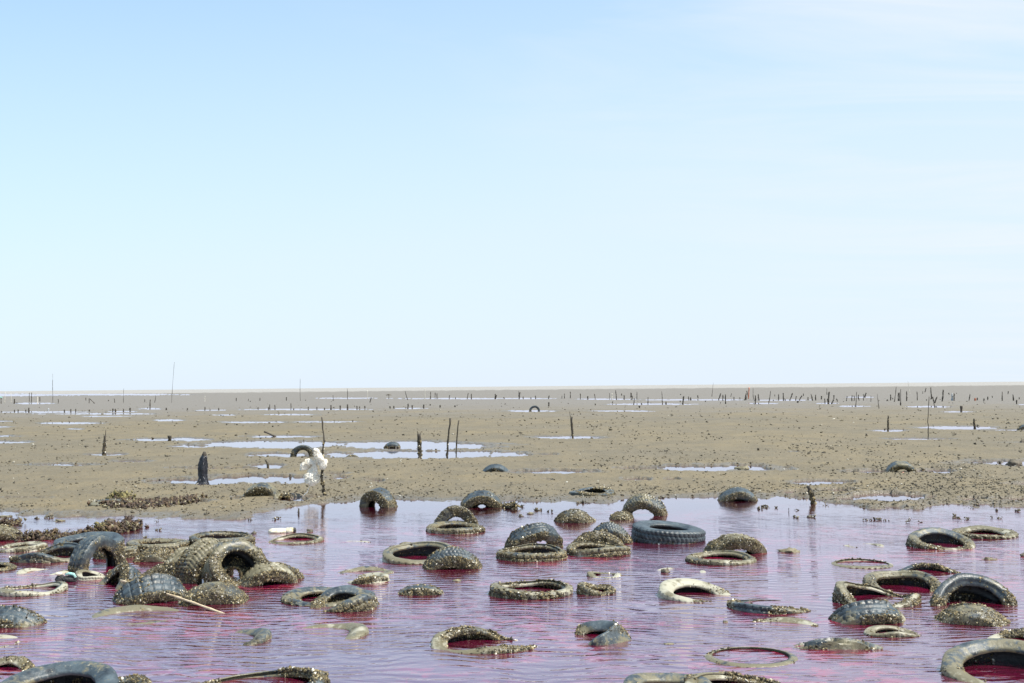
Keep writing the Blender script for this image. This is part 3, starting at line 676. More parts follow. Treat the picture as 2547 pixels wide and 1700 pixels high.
def stake(name, label, group, path, r0_, r1_, mat=None, crust=0.0, cat='stake', seed=1, sides=7, dy=0.0, csz=None, lump=0.2):
    """path: photo pixels from the foot up; built as an upright pole standing at its foot"""
    g = px_to_ground(*path[0])
    pts = [np.array([0, 0, -0.08])] + [vpt(x, y, g) - g for x, y in path]
    P = [pts[0]]
    for a, b in zip(pts[:-1], pts[1:]):
        for t in np.linspace(0, 1, 5)[1:]: P.append(a + (b - a) * t)
    P = np.array(P); k = len(P)
    rng = np.random.default_rng(seed)
    L = np.ptp(P[:, 2]); P[1:-1] += rng.normal(size=(k - 2, 3)) * min(0.006, L * 0.006)
    P[:, 1] += dy * np.linspace(0, 1, k)
    rr = np.linspace(r0_, r1_, k) * (1 + lump * rng.uniform(-1, 1, k))
    root = empty(name, tuple(g)); tag(root, label, cat, group)
    link('shaft', tube_mesh('shaft', P, rr, sides, seed), mat or STAKE, root)
    if crust:
        cnt = int(crust)
        t = rng.uniform(0.1, 0.8, cnt); i = np.clip((t * (k - 1)).astype(int), 0, k - 2); f = (t * (k - 1) - i)[:, None]
        pt = P[i] * (1 - f) + P[i + 1] * f
        a = rng.uniform(0, 6.28, cnt); rad_ = np.interp(t, [0, 1], [r0_, r1_])
        pt = pt + np.stack([np.cos(a), np.sin(a), 0 * a], 1) * rad_[:, None]
        s = (csz or r0_ * 0.4) * rng.uniform(.5, 1.3, cnt)
        lumps('barnacle_crust', pt, s, rng, CRUST, root)
    return root

def px_r(x, y, w): return w * mpp(x, y) / 2
MG = 'weathered stakes standing on the mid mudflat'
def mst(label, path, w0, w1, crust=60, **k):
    x, y = path[0]; stake('stake', label, MG, path, px_r(x, y, w0), px_r(x, y, w1), crust=crust, seed=int(x), **k)

mst("barnacled stake with a thin tip standing in a small puddle at far left", [(260, 1133), (259, 1110), (261, 1084)], 8, 6, 160)
mst("thin bare spike growing from the barnacled far left stake", [(262, 1088), (263, 1070)], 2.4, 1.6, 0)
mst("thick split post with three prongs, left of the tall leaning stake", [(1044, 1140), (1043, 1105), (1042, 1080)], 9, 9, 220)
for dx in (-3.5, 0, 3.8):
    mst(["left thin prong on top of the split post", "middle thin prong on top of the split post", "right thin prong on top of the split post"][int((dx + 4) // 3.5)], [(1042 + dx, 1085), (1042 + dx * 1.1, 1073 if dx < 0 else 1076)], 2, 1.4, 0)
mst("tallest dark stake leaning right in the middle puddle", [(1112, 1141), (1114, 1100), (1120, 1041)], 6, 5, 70)
mst("slender wavy stake right of the tallest dark stake", [(1134, 1140), (1135, 1110), (1141, 1046)], 3, 3, 70)
mst("forked barnacled stake in a lone puddle right of centre", [(1425, 1090), (1422, 1060), (1423, 1037)], 5.5, 4.5, 150)
mst("thin spike leaning left off the forked barnacled stake", [(1421, 1060), (1419, 1040), (1417, 1024)], 2.2, 1.4, 20)
mst("short thick stake in a puddle at right, left of the long thin pole", [(2209, 1074), (2209, 1050), (2209, 1034)], 5.5, 3.2, 90)
mst("long thin pole rising to the stake rows at right", [(2309, 1095), (2308, 1050), (2311, 987)], 3, 1.6, 90)
mst("short crusted stake in the long puddle at right", [(2425, 1066), (2423, 1052), (2423, 1042)], 5.5, 4.5, 90)
mst("small round stub on bare mud left of the long thin pole", [(2155, 1087), (2155, 1079)], 6, 4, 30)
mst("dark club headed stub in front of the right stake rows", [(2391, 1025), (2391, 1010)], 3.4, 6.5, 20)
mst("small dark stub on bare mud right of centre", [(1886, 1124), (1886, 1115)], 5, 5, 30)
mst("stubby dark post with weed in the left middle puddle", [(422, 1099), (422, 1084)], 5, 9, 60)
mst("crooked little stump beside the small puddle left of centre", [(667, 1162), (666, 1154), (660, 1145)], 6, 3.5, 60)
mst("small dark stub in the long puddle left of the white bag", [(722, 1188), (722, 1180)], 6, 5, 20)
mst("tiny stub on the near mud at far right", [(2457, 1186), (2457, 1179)], 6, 5, 20)
mst("pair of dark pegs in calm water below the white bag", [(743, 1278), (743, 1265)], 6, 4, 20)
mst("thin dark peg alone in calm water left of the rotten stump", [(1962, 1275), (1962, 1264)], 2, 1.5, 0)
mst("bent peg in the right hand lagoon puddle", [(2246, 1250), (2249, 1243)], 3, 1.5, 0)
mst("rotten gnarled stump leaning left in calm water at right", [(2024, 1253), (2019, 1232), (2010, 1209)], 6.5, 9.5, 260, csz=.02)
# leaning stick in the mud, left of the bag pole
stake('stick', "dark stick slanting out of the mud left of the bag pole's tip", MG, [(685, 1086), (657, 1074)], .035, .03, cat='stick')

# pole with the white bags
g0 = px_to_ground(808, 1237)
stake('pole', "crooked pole that carries the white plastic bag", None, [(808, 1237), (803, 1200), (800, 1150), (806, 1095), (800, 1038)], px_r(808, 1237, 7.5), px_r(808, 1237, 3), crust=150, cat='pole', csz=.016)

# far rows, transcribed from the photograph: foot x, foot y, top x, top y, width, style
FAR = []
def reg(x0, rows):
    for q in rows:
        X, b, tX, tY = q[:4]; wd = q[4] if len(q) > 4 else 7; st = q[5] if len(q) > 5 else ''
        s = 4.3545
        FAR.append((x0 + X / s, 900 + b / s, x0 + tX / s, 900 + tY / s, wd / s, st))
reg(0, [(157, 455, 157, 405, 13), (182, 455, 182, 440), (318, 435, 318, 335, 5), (338, 460, 343, 335, 7), (407, 450, 407, 380, 9, 'p'), (432, 435, 430, 385, 8),
        (573, 455, 570, 130, 6), (630, 455, 631, 405, 5), (50, 450, 57, 330, 6, 'p'), (965, 450, 965, 400), (930, 420, 930, 390), (1025, 455, 972, 402, 9), (1175, 430, 1175, 415),
        (1243, 445, 1236, 400, 6), (1337, 450, 1340, 290, 5), (1565, 440, 1568, 410), (1625, 510, 1627, 410, 11), (1675, 445, 1688, 365, 6), (1857, 445, 1888, 5, 5), (15, 550, 15, 535),
        (157, 550, 157, 520, 10), (195, 545, 197, 518, 10), (280, 548, 280, 520, 9), (312, 548, 310, 500, 13), (525, 545, 525, 508, 12, 'g'), (697, 545, 696, 520, 12), (767, 542, 767, 515, 12),
        (818, 542, 819, 512, 9), (968, 543, 968, 520, 11), (1222, 543, 1222, 508, 12), (1250, 543, 1250, 510, 13), (1338, 540, 1338, 512, 10), (1410, 535, 1408, 500, 13), (1800, 528, 1800, 500, 12), (1417, 855, 1417, 840, 9),
        (120, 440, 119, 345, 4, 'p'), (13, 455, 12, 380, 10, 'n')])
reg(420, [(200, 528, 200, 505, 11), (390, 430, 391, 370, 6, 'p'), (390, 528, 391, 490, 9), (540, 525, 540, 502, 12), (445, 525, 445, 517, 8), (730, 430, 731, 392), (858, 430, 862, 402, 5), (882, 438, 883, 425, 7),
          (985, 425, 986, 392, 7), (967, 522, 967, 495, 10), (1078, 520, 1078, 490, 9), (1094, 522, 1093, 465, 11), (1150, 522, 1146, 468, 10), (1273, 425, 1274, 385, 8), (1322, 520, 1322, 452, 9), (1423, 425, 1422, 185, 5),
          (1480, 422, 1480, 413, 9), (1510, 518, 1511, 490, 9), (1603, 515, 1603, 492, 9), (1686, 515, 1686, 500, 10), (1755, 515, 1755, 470, 14), (1857, 513, 1857, 475, 11), (1778, 425, 1778, 365, 8), (1780, 365, 1779, 290, 3, 'x'), (1352, 518, 1352, 508, 9)])
reg(840, [(28, 510, 28, 475, 10), (107, 412, 103, 290, 4), (107, 510, 106, 465, 14), (208, 510, 207, 480, 11), (237, 508, 237, 488, 9), (293, 508, 293, 480, 12), (183, 488, 183, 478, 8), (323, 400, 322, 310, 5, 'p'), (350, 442, 363, 390, 9),
          (566, 507, 566, 482, 11), (609, 507, 609, 480, 13), (553, 400, 553, 365, 4), (757, 415, 730, 318, 8), (760, 507, 762, 455, 13), (807, 505, 807, 472, 12), (943, 415, 945, 290, 6, 'p'), (932, 505, 932, 465, 14), (1005, 405, 1006, 325, 8),
          (1003, 478, 1003, 460, 9), (1053, 390, 1055, 335, 8), (1076, 395, 1076, 342, 10), (1108, 502, 1108, 470, 11), (1208, 395, 1213, 362, 6), (1275, 400, 1275, 385, 8), (1270, 494, 1272, 475, 12), (1403, 398, 1414, 340, 10),
          (1448, 395, 1448, 348, 9), (1706, 400, 1707, 350, 12), (1712, 400, 1722, 362, 9), (1803, 402, 1798, 385, 9), (1775, 488, 1775, 480, 9), (1813, 468, 1813, 452, 8)])
reg(1260, [(138, 400, 146, 330, 12), (132, 380, 131, 318, 6), (180, 400, 180, 378, 8), (263, 400, 263, 385, 8), (315, 398, 313, 368, 9), (456, 484, 457, 440, 12), (456, 400, 462, 368, 9), (598, 400, 600, 368, 6), (629, 402, 626, 345, 9),
           (691, 398, 690, 325, 9), (668, 460, 668, 448, 8), (799, 408, 799, 345, 9), (880, 400, 880, 375, 12), (961, 408, 951, 350, 9), (962, 475, 962, 455, 11), (1115, 405, 1115, 340, 5), (1138, 398, 1143, 345, 9, 'p'), (1191, 405, 1180, 310, 10),
           (1248, 370, 1246, 345, 7), (1273, 403, 1273, 365, 11), (1146, 452, 1149, 432, 9), (1344, 390, 1346, 335, 10), (1352, 388, 1354, 340, 7), (1360, 403, 1360, 370, 9), (1412, 407, 1413, 325, 8), (1378, 462, 1384, 395, 10), (1441, 505, 1439, 480, 14),
           (1461, 468, 1460, 447, 9), (1532, 468, 1533, 385, 10), (1688, 465, 1680, 322, 12), (1728, 467, 1728, 435, 12), (1880, 440, 1880, 420, 7), (1886, 362, 1886, 350, 9), (1909, 465, 1913, 385, 12)])
reg(1680, [(80, 465, 91, 375, 15), (50, 438, 50, 425, 7), (145, 415, 142, 378, 9), (165, 415, 164, 388, 14), (247, 398, 241, 365, 9), (325, 438, 325, 422, 9), (395, 380, 411, 228, 6), (468, 412, 492, 343, 12), (488, 455, 488, 440, 6),
           (513, 425, 514, 358, 12), (544, 460, 542, 355, 11), (598, 382, 608, 345, 5), (635, 415, 635, 382, 8), (697, 402, 697, 388, 11), (752, 420, 768, 345, 13), (765, 415, 765, 345, 12), (790, 385, 773, 315, 10), (790, 405, 798, 280, 14, 'o'),
           (845, 412, 841, 290, 6), (866, 455, 866, 365, 13), (905, 415, 897, 350, 13), (1011, 452, 1032, 315, 13), (1062, 428, 1062, 415, 9), (1117, 415, 1118, 350, 10), (1172, 425, 1168, 340, 14), (1190, 420, 1184, 400, 9), (1078, 378, 1076, 355, 6),
           (1240, 417, 1268, 340, 12), (1303, 420, 1310, 375, 10), (1322, 447, 1328, 425, 18), (1343, 417, 1370, 370, 10), (1386, 372, 1385, 345, 9), (1437, 418, 1437, 385, 10), (1487, 425, 1468, 350, 11), (1520, 422, 1519, 358, 11),
           (1580, 410, 1583, 372, 10), (1570, 375, 1598, 342, 8, 'x'), (1620, 450, 1616, 400, 11), (1655, 445, 1667, 325, 17), (1660, 445, 1650, 400, 16), (1642, 360, 1640, 290, 5), (1690, 460, 1715, 410, 12), (1718, 404, 1718, 365, 12), (1755, 437, 1745, 400, 9),
           (1853, 428, 1860, 375, 11), (1820, 435, 1820, 428, 9), (1913, 430, 1913, 365, 10), (850, 428, 865, 412, 6)])
reg(2107, [(52, 430, 55, 368, 10), (77, 425, 76, 368, 10), (95, 486, 105, 325, 12), (130, 422, 118, 380, 10), (122, 400, 124, 355, 8), (177, 425, 177, 350, 7), (190, 385, 208, 340, 14), (257, 435, 258, 370, 7), (347, 512, 326, 345, 9), (318, 385, 325, 360, 8, 'x'),
           (437, 428, 437, 410, 16), (472, 422, 471, 355, 13), (495, 410, 495, 392, 9), (512, 438, 533, 275, 10), (555, 427, 555, 338, 10), (566, 427, 566, 335, 9), (580, 477, 581, 298, 13), (645, 428, 645, 320, 11), (680, 347, 658, 205, 6, 'p'),
           (760, 422, 757, 325, 9), (820, 348, 820, 320, 6), (843, 332, 856, 285, 8), (918, 408, 906, 280, 13), (947, 492, 928, 380, 12), (949, 450, 975, 380, 14), (905, 410, 915, 385, 10), (862, 425, 862, 408, 10), (1031, 432, 1043, 305, 13), (1106, 358, 1101, 338, 9),
           (1138, 425, 1138, 345, 20, 'g'), (1160, 425, 1160, 345, 12), (1185, 348, 1185, 338, 7), (1321, 425, 1333, 350, 9), (1386, 425, 1388, 395, 17, 'o'), (1411, 420, 1411, 390, 12), (1480, 430, 1484, 400, 11), (1480, 445, 1482, 437, 8), (1522, 418, 1524, 378, 11),
           (1576, 394, 1571, 370, 7), (1680, 425, 1680, 325, 10), (1743, 353, 1748, 322, 9), (1804, 425, 1796, 355, 11), (1838, 462, 1837, 415, 12), (1864, 410, 1863, 385, 8), (995, 550, 995, 543, 8), (1124, 485, 1124, 478, 8)])
names = ["far left", "left of the white bag pole", "above the arched shore tyres", "centre", "right of centre", "far right"]
bounds = [420, 840, 1230, 1600, 2080, 3000]
LB = []
for i, (fx, fy, tx, ty, wd, st) in enumerate(FAR):
    hpx = fy - ty; lean = (tx - fx) / max(1, hpx)
    where = names[next(k for k, b in enumerate(bounds) if fx < b)]
    nearrow = fy > (1014 if fx < 1250 else 1003)
    size = 'very tall thin' if hpx > 34 else ('tall' if hpx > 17 else ('short' if hpx > 8 else 'tiny'))
    ld = 'right leaning' if lean > .12 else ('left leaning' if lean < -.12 else 'upright')
    colr = {'p': 'bleached', 'g': 'rag wrapped grey', 'o': 'orange brown', 'n': 'green topped'}.get(st, 'dark')
    LB.append(f"{size} {colr} {ld} stake, {'nearer' if nearrow else 'farther'} row, {where}")
ORD = ['leftmost', 'second', 'third', 'fourth', 'fifth', 'sixth', 'seventh', 'eighth', 'ninth', 'tenth', 'eleventh', 'twelfth', 'thirteenth', 'fourteenth']
def ordinal(labels, xs):
    out = list(labels)
    for L in set(labels):
        m_ = sorted([k for k in range(len(labels)) if labels[k] == L], key=lambda k: xs[k])
        if len(m_) > 1:
            for r_, k in enumerate(m_): out[k] = L + (', leftmost such' if r_ == 0 else (', rightmost such' if r_ == len(m_) - 1 else f', {ORD[r_]} from left'))
    return out
LB = ordinal(LB, [q[0] for q in FAR])
for i, (fx, fy, tx, ty, wd, st) in enumerate(FAR):
    if st == 'x': continue
    hpx = fy - ty; lab = LB[i]
    mat = {'p': PALE, 'g': GREY, 'o': ORANGE}.get(st, STAKE)
    x, y = fx, fy
    r = max(px_r(x, y, wd), px_r(x, y, 1.3)) * 1.25
    if st == 'x': continue
    taper = 0.35 if hpx > 30 else (0.7 if hpx > 12 else 0.95)
    sk = stake('stake', lab, 'stakes of the far rows', [(x, y), ((x + tx) / 2 + (0.3 if i % 2 else -0.3), (y + ty) / 2), (tx, ty)], r, r * taper, mat=mat, sides=5, seed=i, lump=0.35)
    if st == 'n':
        gg = px_to_ground(x, y); 
        tp = vpt(tx, ty + 1, gg) - gg
        rng = np.random.default_rng(5)
        lumps('green_top', tp + rng.normal(size=(12, 3)) * px_r(x, y, 2), np.full(12, px_r(x, y, 3.2)), rng, TEAL, sk)

# ------------------------------------------------------------------ blobs: rocks, floats, bags
def ico(sub):
    bm_ = bpy.data.meshes.new('t'); import bmesh
    b = bmesh.new(); bmesh.ops.create_icosphere(b, subdivisions=sub, radius=1); b.to_mesh(bm_); b.free()
    V = np.array([v.co[:] for v in bm_.vertices]); Fc = np.array([p.vertices[:] for p in bm_.polygons])
    bpy.data.meshes.remove(bm_)
    return V, Fc
ICO = {k: ico(k) for k in (3, 4)}

def blob(c, s, seed, amp=0.25, freq=1.6, sub=3, ridge=0.0, rot=0.0, tilt=0.0):
    V, Fc = ICO[sub]
    n = fbm(V[:, 0] * freq + seed, V[:, 1] * freq, V[:, 2] * freq, seed=seed, oct=4)
    k = 1 + amp * n
    if ridge:
        q = np.abs(fbm(V[:, 0] * 2.5 + seed, V[:, 1] * 2.5, V[:, 2] * 1.3, seed=seed + 3, oct=3)); k = k - ridge * (0.4 - q).clip(0)
    P = V * k[:, None] * np.array(s)
    if tilt:
        ct, st_ = math.cos(tilt), math.sin(tilt); P = np.stack([P[:, 0] * ct - P[:, 2] * st_, P[:, 1], P[:, 0] * st_ + P[:, 2] * ct], 1)
    c_, s_ = math.cos(rot), math.sin(rot)
    P = np.stack([P[:, 0] * c_ - P[:, 1] * s_, P[:, 0] * s_ + P[:, 1] * c_, P[:, 2]], 1)
    return P + np.array(c), Fc

def blobs_obj(name, parts, mat, parent=None, loc=None, smooth=True, **kw):
    Vs, Fs, o_ = [], [], 0
    for V, Fc in parts: Vs.append(V); Fs.append(Fc + o_); o_ += len(V)
    ob = link(name, mesh_np(name, np.concatenate(Vs), np.concatenate(Fs)), mat, parent, smooth)
    if loc is not None: ob.location = tuple(loc)
    return ob

def at(x, y, z=0): return px_to_ground(x, y, z)

# white bags tied to the crooked pole: knot, side lobe, hanging body, trailing ribbon
bg0 = empty('plastic_bag', tuple(g0)); tag(bg0, "torn white plastic bag tied to the crooked pole", 'bag')
def off(x, y, dz=0.0): return vpt(x, y, g0) - g0 + np.array([0, -0.05 + dz, 0])
u = mpp(808, 1237)
def loft(path, radii, seed, flat=0.6, fold=0.35, nfold=7, na=56, steps=40):
    """crumpled plastic: rings along a path, pleated and pinched"""
    path = np.array(path); k = len(path); t = np.linspace(0, k - 1, steps)
    C = np.stack([np.interp(t, range(k), path[:, j]) for j in range(3)], 1)
    rr = np.interp(t, range(k), radii)
    d = np.gradient(C, axis=0); d /= np.linalg.norm(d, axis=1)[:, None] + 1e-9
    A_ = np.cross(d, [0, 1, 0]); A_ /= np.linalg.norm(A_, axis=1)[:, None] + 1e-9; B_ = np.cross(d, A_)
    a = np.linspace(0, 2 * math.pi, na, endpoint=False)[None]; tt = (t / (k - 1))[:, None]
    n = fbm(np.cos(a) * 2.2 + seed + 0 * tt, np.sin(a) * 2.2 + 0 * tt, tt * 5, seed=seed, oct=4, gain=.65)
    q = 1 + fold * (0.55 * np.sin(nfold * a + 6 * n + 3 * tt) + 1.1 * n - 0.6 * np.abs(fbm(np.cos(a) * 3 + 0 * tt, np.sin(a) * 3 + 0 * tt, tt * 7, seed=seed + 9, oct=3)))
    R_ = rr[:, None] * q.clip(.25, 2)
    P = C[:, None] + A_[:, None] * (R_ * np.cos(a))[..., None] + B_[:, None] * (R_ * np.sin(a) * flat)[..., None]
    ii = np.arange(steps * na).reshape(steps, na); nn = np.roll(ii, -1, 1)
    Fq = np.stack([ii[:-1], nn[:-1], nn[1:], ii[1:]], -1).reshape(-1, 4)
    Ft = np.concatenate([Fq[:, [0, 1, 2]], Fq[:, [0, 2, 3]]])
    return P.reshape(-1, 3), Ft
blobs_obj('knot', [loft([off(782, 1116), off(786, 1121), off(789, 1130), off(788, 1138), off(785, 1148)], [2 * u, 7 * u, 8.5 * u, 5 * u, 4 * u], 2, .8)], WHITEBAG, bg0)
blobs_obj('side_lobe', [loft([off(786, 1146), off(796, 1141, -.03), off(806, 1150, -.04), off(804, 1160, -.04), off(797, 1167)], [4 * u, 11 * u, 10 * u, 8 * u, 2 * u], 8, .7)], WHITEBAG, bg0)
blobs_obj('torn_flap', [loft([off(786, 1152), off(772, 1151), off(762, 1155), off(755, 1163), off(748, 1170)], [4 * u, 8 * u, 9 * u, 7 * u, 1.5 * u], 12, .35, .5)], WHITEBAG, bg0)
blobs_obj('hanging_body', [loft([off(785, 1148), off(783, 1160), off(780, 1172), off(777, 1188), off(776, 1200), off(776, 1209)], [3.5 * u, 7 * u, 10 * u, 16 * u, 15 * u, 5 * u], 16, .6, .3, 9, 72, 60)], WHITEBAG, bg0)
rp = [off(774, 1205), off(768, 1216), off(766, 1224), off(758, 1230), off(753, 1238)]
link('ribbon', tube_mesh('ribbon', rp, [1.4 * u, 1.1 * u, 1.5 * u, .9 * u, .6 * u], 5, 3, .4), WHITEBAG, bg0)

# black bag over a stump
gb = px_to_ground(505, 1204); ub = mpp(505, 1204)
bb = empty('covered_stump', tuple(gb)); tag(bb, "stump shrouded in crumpled black plastic, standing in a long puddle", 'stump')
nz, na = 60, 72
tz = np.linspace(0, 1, nz)[:, None]; aa = np.linspace(0, 2 * math.pi, na, endpoint=False)[None]
prof = np.interp(tz[:, 0], [0, .06, .2, .45, .7, .88, 1.0], [15, 12.5, 10.8, 11.5, 10, 8.2, 3.5])[:, None] * ub
folds = 0.10 * np.sin(aa * 5 + 3 * tz) + 0.24 * fbm(np.cos(aa) * 1.6 + 0 * tz, np.sin(aa) * 1.6 + 0 * tz, tz * 3.0, seed=77, oct=5, gain=.55)
rr_ = prof * (1 + folds)
cxo = (np.interp(tz[:, 0], [0, .15, .5, 1], [-3, 0, -1, 3]) * ub)[:, None]
Vb = np.stack([rr_ * np.cos(aa) + cxo, rr_ * np.sin(aa) * .9, tz * 74 * ub + 0 * aa], -1).reshape(-1, 3)
ib = np.arange(nz * na).reshape(nz, na); nb = np.roll(ib, -1, 1)
Qb = np.stack([ib[:-1], nb[:-1], nb[1:], ib[1:]], -1).reshape(-1, 4)
link('black_plastic', mesh_np('black_plastic', Vb, Qb), BLACKBAG, bb)
link('stump_top', tube_mesh('stump_top', [(3 * ub, 0, 50 * ub), (3.4 * ub, 0, 72 * ub), (4 * ub, 0, 80 * ub)], [6 * ub, 5 * ub, 3.2 * ub], 9, 4, .3), STAKE, bb)

# bamboo stick lying over the square treaded tyre
a_, b_ = px_to_ground(547, 1524), px_to_ground(300, 1466)
pts = [a_ + np.array([0, 0, -.04]), a_ + (b_ - a_) * .3 + np.array([0, 0, .075]), a_ + (b_ - a_) * .62 + np.array([0, 0, .165]), a_ + (b_ - a_) * 1.0 + np.array([0, 0, .105])]
pp_ = []
for t in np.linspace(0, 1, 26):
    i = min(int(t * 3), 2); f = t * 3 - i; pp_.append(pts[i] * (1 - f) + pts[i + 1] * f)
for d_ in range(1): pass
e1 = vpt(545, 1523, px_to_ground(545, 1523)); e2g = px_to_ground(300, 1478); e2 = vpt(300, 1444, e2g)
P = np.array([e1 + (e2 - e1) * t + np.array([0, 0, .012 * math.sin(t * 3.1)]) for t in np.linspace(-.08, 1, 28)])
root = empty('bamboo_stick', tuple(px_to_ground(545, 1523))); tag(root, "long thin bamboo stick propped over the square treaded tyre into the water", 'stick')
rs = np.full(28, .0085); rs[::4] *= 1.35
link('cane', tube_mesh('cane', P - px_to_ground(545, 1523), rs, 7, 8, .1), CANE, root)

def rockt(label, x, y, wpx, hpx, mat=ROCK, seed=1, name='rock', cat='rock', group=None, crust=0, depth=.6, base=0.0, tilt=0.0):
    g = px_to_ground(x, y); m_ = mpp(x, y)
    V, Fc = blob((0, 0, base), (wpx * m_ / 2, wpx * m_ / 2 * depth, hpx * m_), seed, .5, 2.2, 3, .4, tilt=tilt)
    ob = link(name, mesh_np(name, V, Fc), mat); ob.location = (g[0], g[1], 0)
    return tag(ob, label, cat, group)

rockt("pale angular rock in the wide puddle right of centre", 1846, 1169, 38, 9, ROCK, 3)
rockt("dark wedge shaped rock in the puddle at the right edge", 2522, 1157, 34, 12, DARKROCK, 5)
rockt("small dark block in the puddle at the right edge, above the wedge shaped rock", 2545, 1102, 14, 8, DARKROCK, 6)
rockt("small brown rock awash right of the sunken oval ring", 2462, 1392, 40, 7, ROCK, 7, base=-.01)
rockt("crusted pale rock awash right of the pale shouldered hump", 1963, 1373, 56, 10, ROCK, 8, base=-.01)
rockt("small dark lump on the thin sunken tyre arc", 1654, 1424, 22, 9, DARKROCK, 9)
rockt("round greenish rock just under water right of the leaf shaped tyre", 1662, 1602, 34, 3, ROCK, 10, base=-.004)
rockt("tiny tan rock awash left of the brown sunken arc", 1804, 1548, 14, 4, ROCK, 11)
rockt("little tan rock with a dark knob, above the dark bowl shaped tyre", 1010, 1354, 36, 5, ROCK, 12)
rockt("pale green rock awash below the zigzag treaded hump", 1136, 1446, 26, 4, ROCK, 13)
rockt("triangular mud islet in calm water at left", 147, 1297, 26, 4, ROCK, 14)
rockt("brown islet in calm water right of the triangular mud islet", 275, 1296, 20, 6, DARKROCK, 15)
rockt("brown slab at the left edge by the shore", 10, 1286, 40, 4, ROCK, 16)
rockt("dark knob in calm water right of the shore dome", 1296, 1285, 11, 5, DARKROCK, 18)
rockt("tan pebble in calm water right of the dark knob", 1318, 1279, 20, 4, ROCK, 19)
rockt("dark clod in front of the rotten stump's reflection", 2015, 1287, 16, 5, DARKROCK, 20)
rockt("dark speck like clod above the pale foam block", 632, 1328, 12, 6, DARKROCK, 21)
rockt("small pebble at the right edge beyond the big arch", 2545, 1384, 14, 7, DARKROCK, 22)
rockt("orange fragment at the foot of the round ribbed hump", 2247, 1181, 11, 5, ORANGE, 23, name='fragment', cat='fragment')
rockt("mound like dark canopy on the far mud left of centre", 967, 984, 14, 3, DARKROCK, 24)

# pale foam block with a black end
gfo = px_to_ground(698, 1325); uf = mpp(698, 1325)
rf = empty('foam_block', tuple(gfo)); tag(rf, "cream white foam block floating above the flat tyre ring", 'float')
blobs_obj('block', [blob((-4 * uf, 0, 2 * uf), (32 * uf, 14 * uf, 9 * uf), 31, .16, 1.2, 4, .1), blob((22 * uf, 0, 4 * uf), (12 * uf, 10 * uf, 9 * uf), 32, .18, 1.2, 3)], FOAM, rf)
blobs_obj('dark_end', [blob((35 * uf, 0, 5 * uf), (4.5 * uf, 6 * uf, 7 * uf), 33, .3, 1.5, 3)], BLACKP, rf)
rockt("brown scrap trailing on a string right of the foam block", 771, 1323, 15, 8, DARKROCK, 34, name='scrap', cat='debris')
# shoe
gs = px_to_ground(164, 1447); us = mpp(164, 1447) * 1.15
rs_ = empty('shoe', tuple(gs)); tag(rs_, "black sodden shoe with a white toe and teal edge, awash at left", 'shoe')
blobs_obj('upper', [blob((-12 * us, 0, 6 * us), (11 * us, 8 * us, 11 * us), 41, .25, 1.6, 3), blob((9 * us, 0, 5 * us), (16 * us, 9 * us, 8 * us), 42, .25, 1.6, 3)], BLACKP, rs_)
blobs_obj('toe_cap', [blob((-15 * us, -2 * us, 17 * us), (8 * us, 6 * us, 4 * us), 43, .2, 1.6, 3)], FOAM, rs_)
link('sole', tube_mesh('sole', [(0, -3 * us, 15 * us), (8 * us, -4 * us, 18 * us), (18 * us, -4 * us, 16 * us), (23 * us, -4 * us, 9 * us)], [2.2 * us, 3 * us, 3 * us, 2.4 * us], 8, 2, .15), TEAL, rs_)

# ------------------------------------------------------------------ seaweed
def weed(label, line, wid, h, cnt, mat=WEED, size=.016, seed=1, base=0.0):
    rng = np.random.default_rng(seed)
    pts = [px_to_ground(*p) for p in line]
    g = pts[0]
    t = rng.uniform(0, len(pts) - 1.001, cnt); i = t.astype(int); f = (t - i)[:, None]
    pts = np.array(pts); P = pts[i] * (1 - f) + pts[i + 1] * f
    clump = (0.5 + 0.5 * fbm(t * 3.1 + seed, t * 0, seed=seed, oct=3)).clip(.15, 1.3)
    P[:, 0] += rng.normal(size=cnt) * wid * .5; P[:, 1] += rng.normal(size=cnt) * wid * 1.2
    P[:, 2] = base + rng.uniform(0, 1, cnt) ** 1.6 * h * clump
    root = empty('seaweed', tuple(g)); tag(root, label, 'seaweed', 'drifts of seaweed')
    lumps('fronds', P - g, size * rng.uniform(.5, 1.7, cnt), rng, mat, root, stretch=1.1)
    # curled strands standing proud
    n = max(6, cnt // 40); Vs, Fs, o_ = [], [], 0
    for k in range(n):
        j = rng.integers(cnt); p0 = P[j] - g; d = rng.normal(size=3) * [1, 1, .4]; d /= np.linalg.norm(d); L = rng.uniform(.04, .12)
        q = [p0, p0 + d * L * .5 + [0, 0, L * .55], p0 + d * L + [0, 0, L * .35]]
        s = np.array([0.003, .0035, .0015]) * (size / .012)
        for a, b, ra, rb in ((q[0], q[1], s[0], s[1]), (q[1], q[2], s[1], s[2])):
            for cc, rr3 in ((a, ra), (b, rb)):
                Vs += [cc + [rr3, 0, 0], cc + [-rr3 * .5, rr3 * .8, 0], cc + [-rr3 * .5, -rr3 * .8, rr3]]
            Fs += [(o_, o_ + 1, o_ + 4, o_ + 3), (o_ + 1, o_ + 2, o_ + 5, o_ + 4), (o_ + 2, o_, o_ + 3, o_ + 5)]; o_ += 6
    me = mesh_np('strands', np.array(Vs), Fs, {'rnd': rng.uniform(0, .5, len(Vs))})
    link('strands', me, mat, root, smooth=False)
    return root
weed("long reddish brown seaweed drift in calm water at left", [(68, 1342), (130, 1338), (200, 1338), (250, 1330), (300, 1322), (340, 1315)], .09, .12, 2600, seed=3)
weed("yellow olive seaweed tuft on the long brown drift", [(225, 1333), (250, 1330), (275, 1326)], .06, .13, 420, OLIVE, seed=4)
weed("brown seaweed peak sticking up behind the yellow olive tuft", [(252, 1312), (262, 1311)], .04, .08, 150, seed=5)
weed("dark tangled seaweed at the left edge above the crusted hump", [(0, 1308), (20, 1306), (42, 1304)], .06, .08, 500, seed=6)
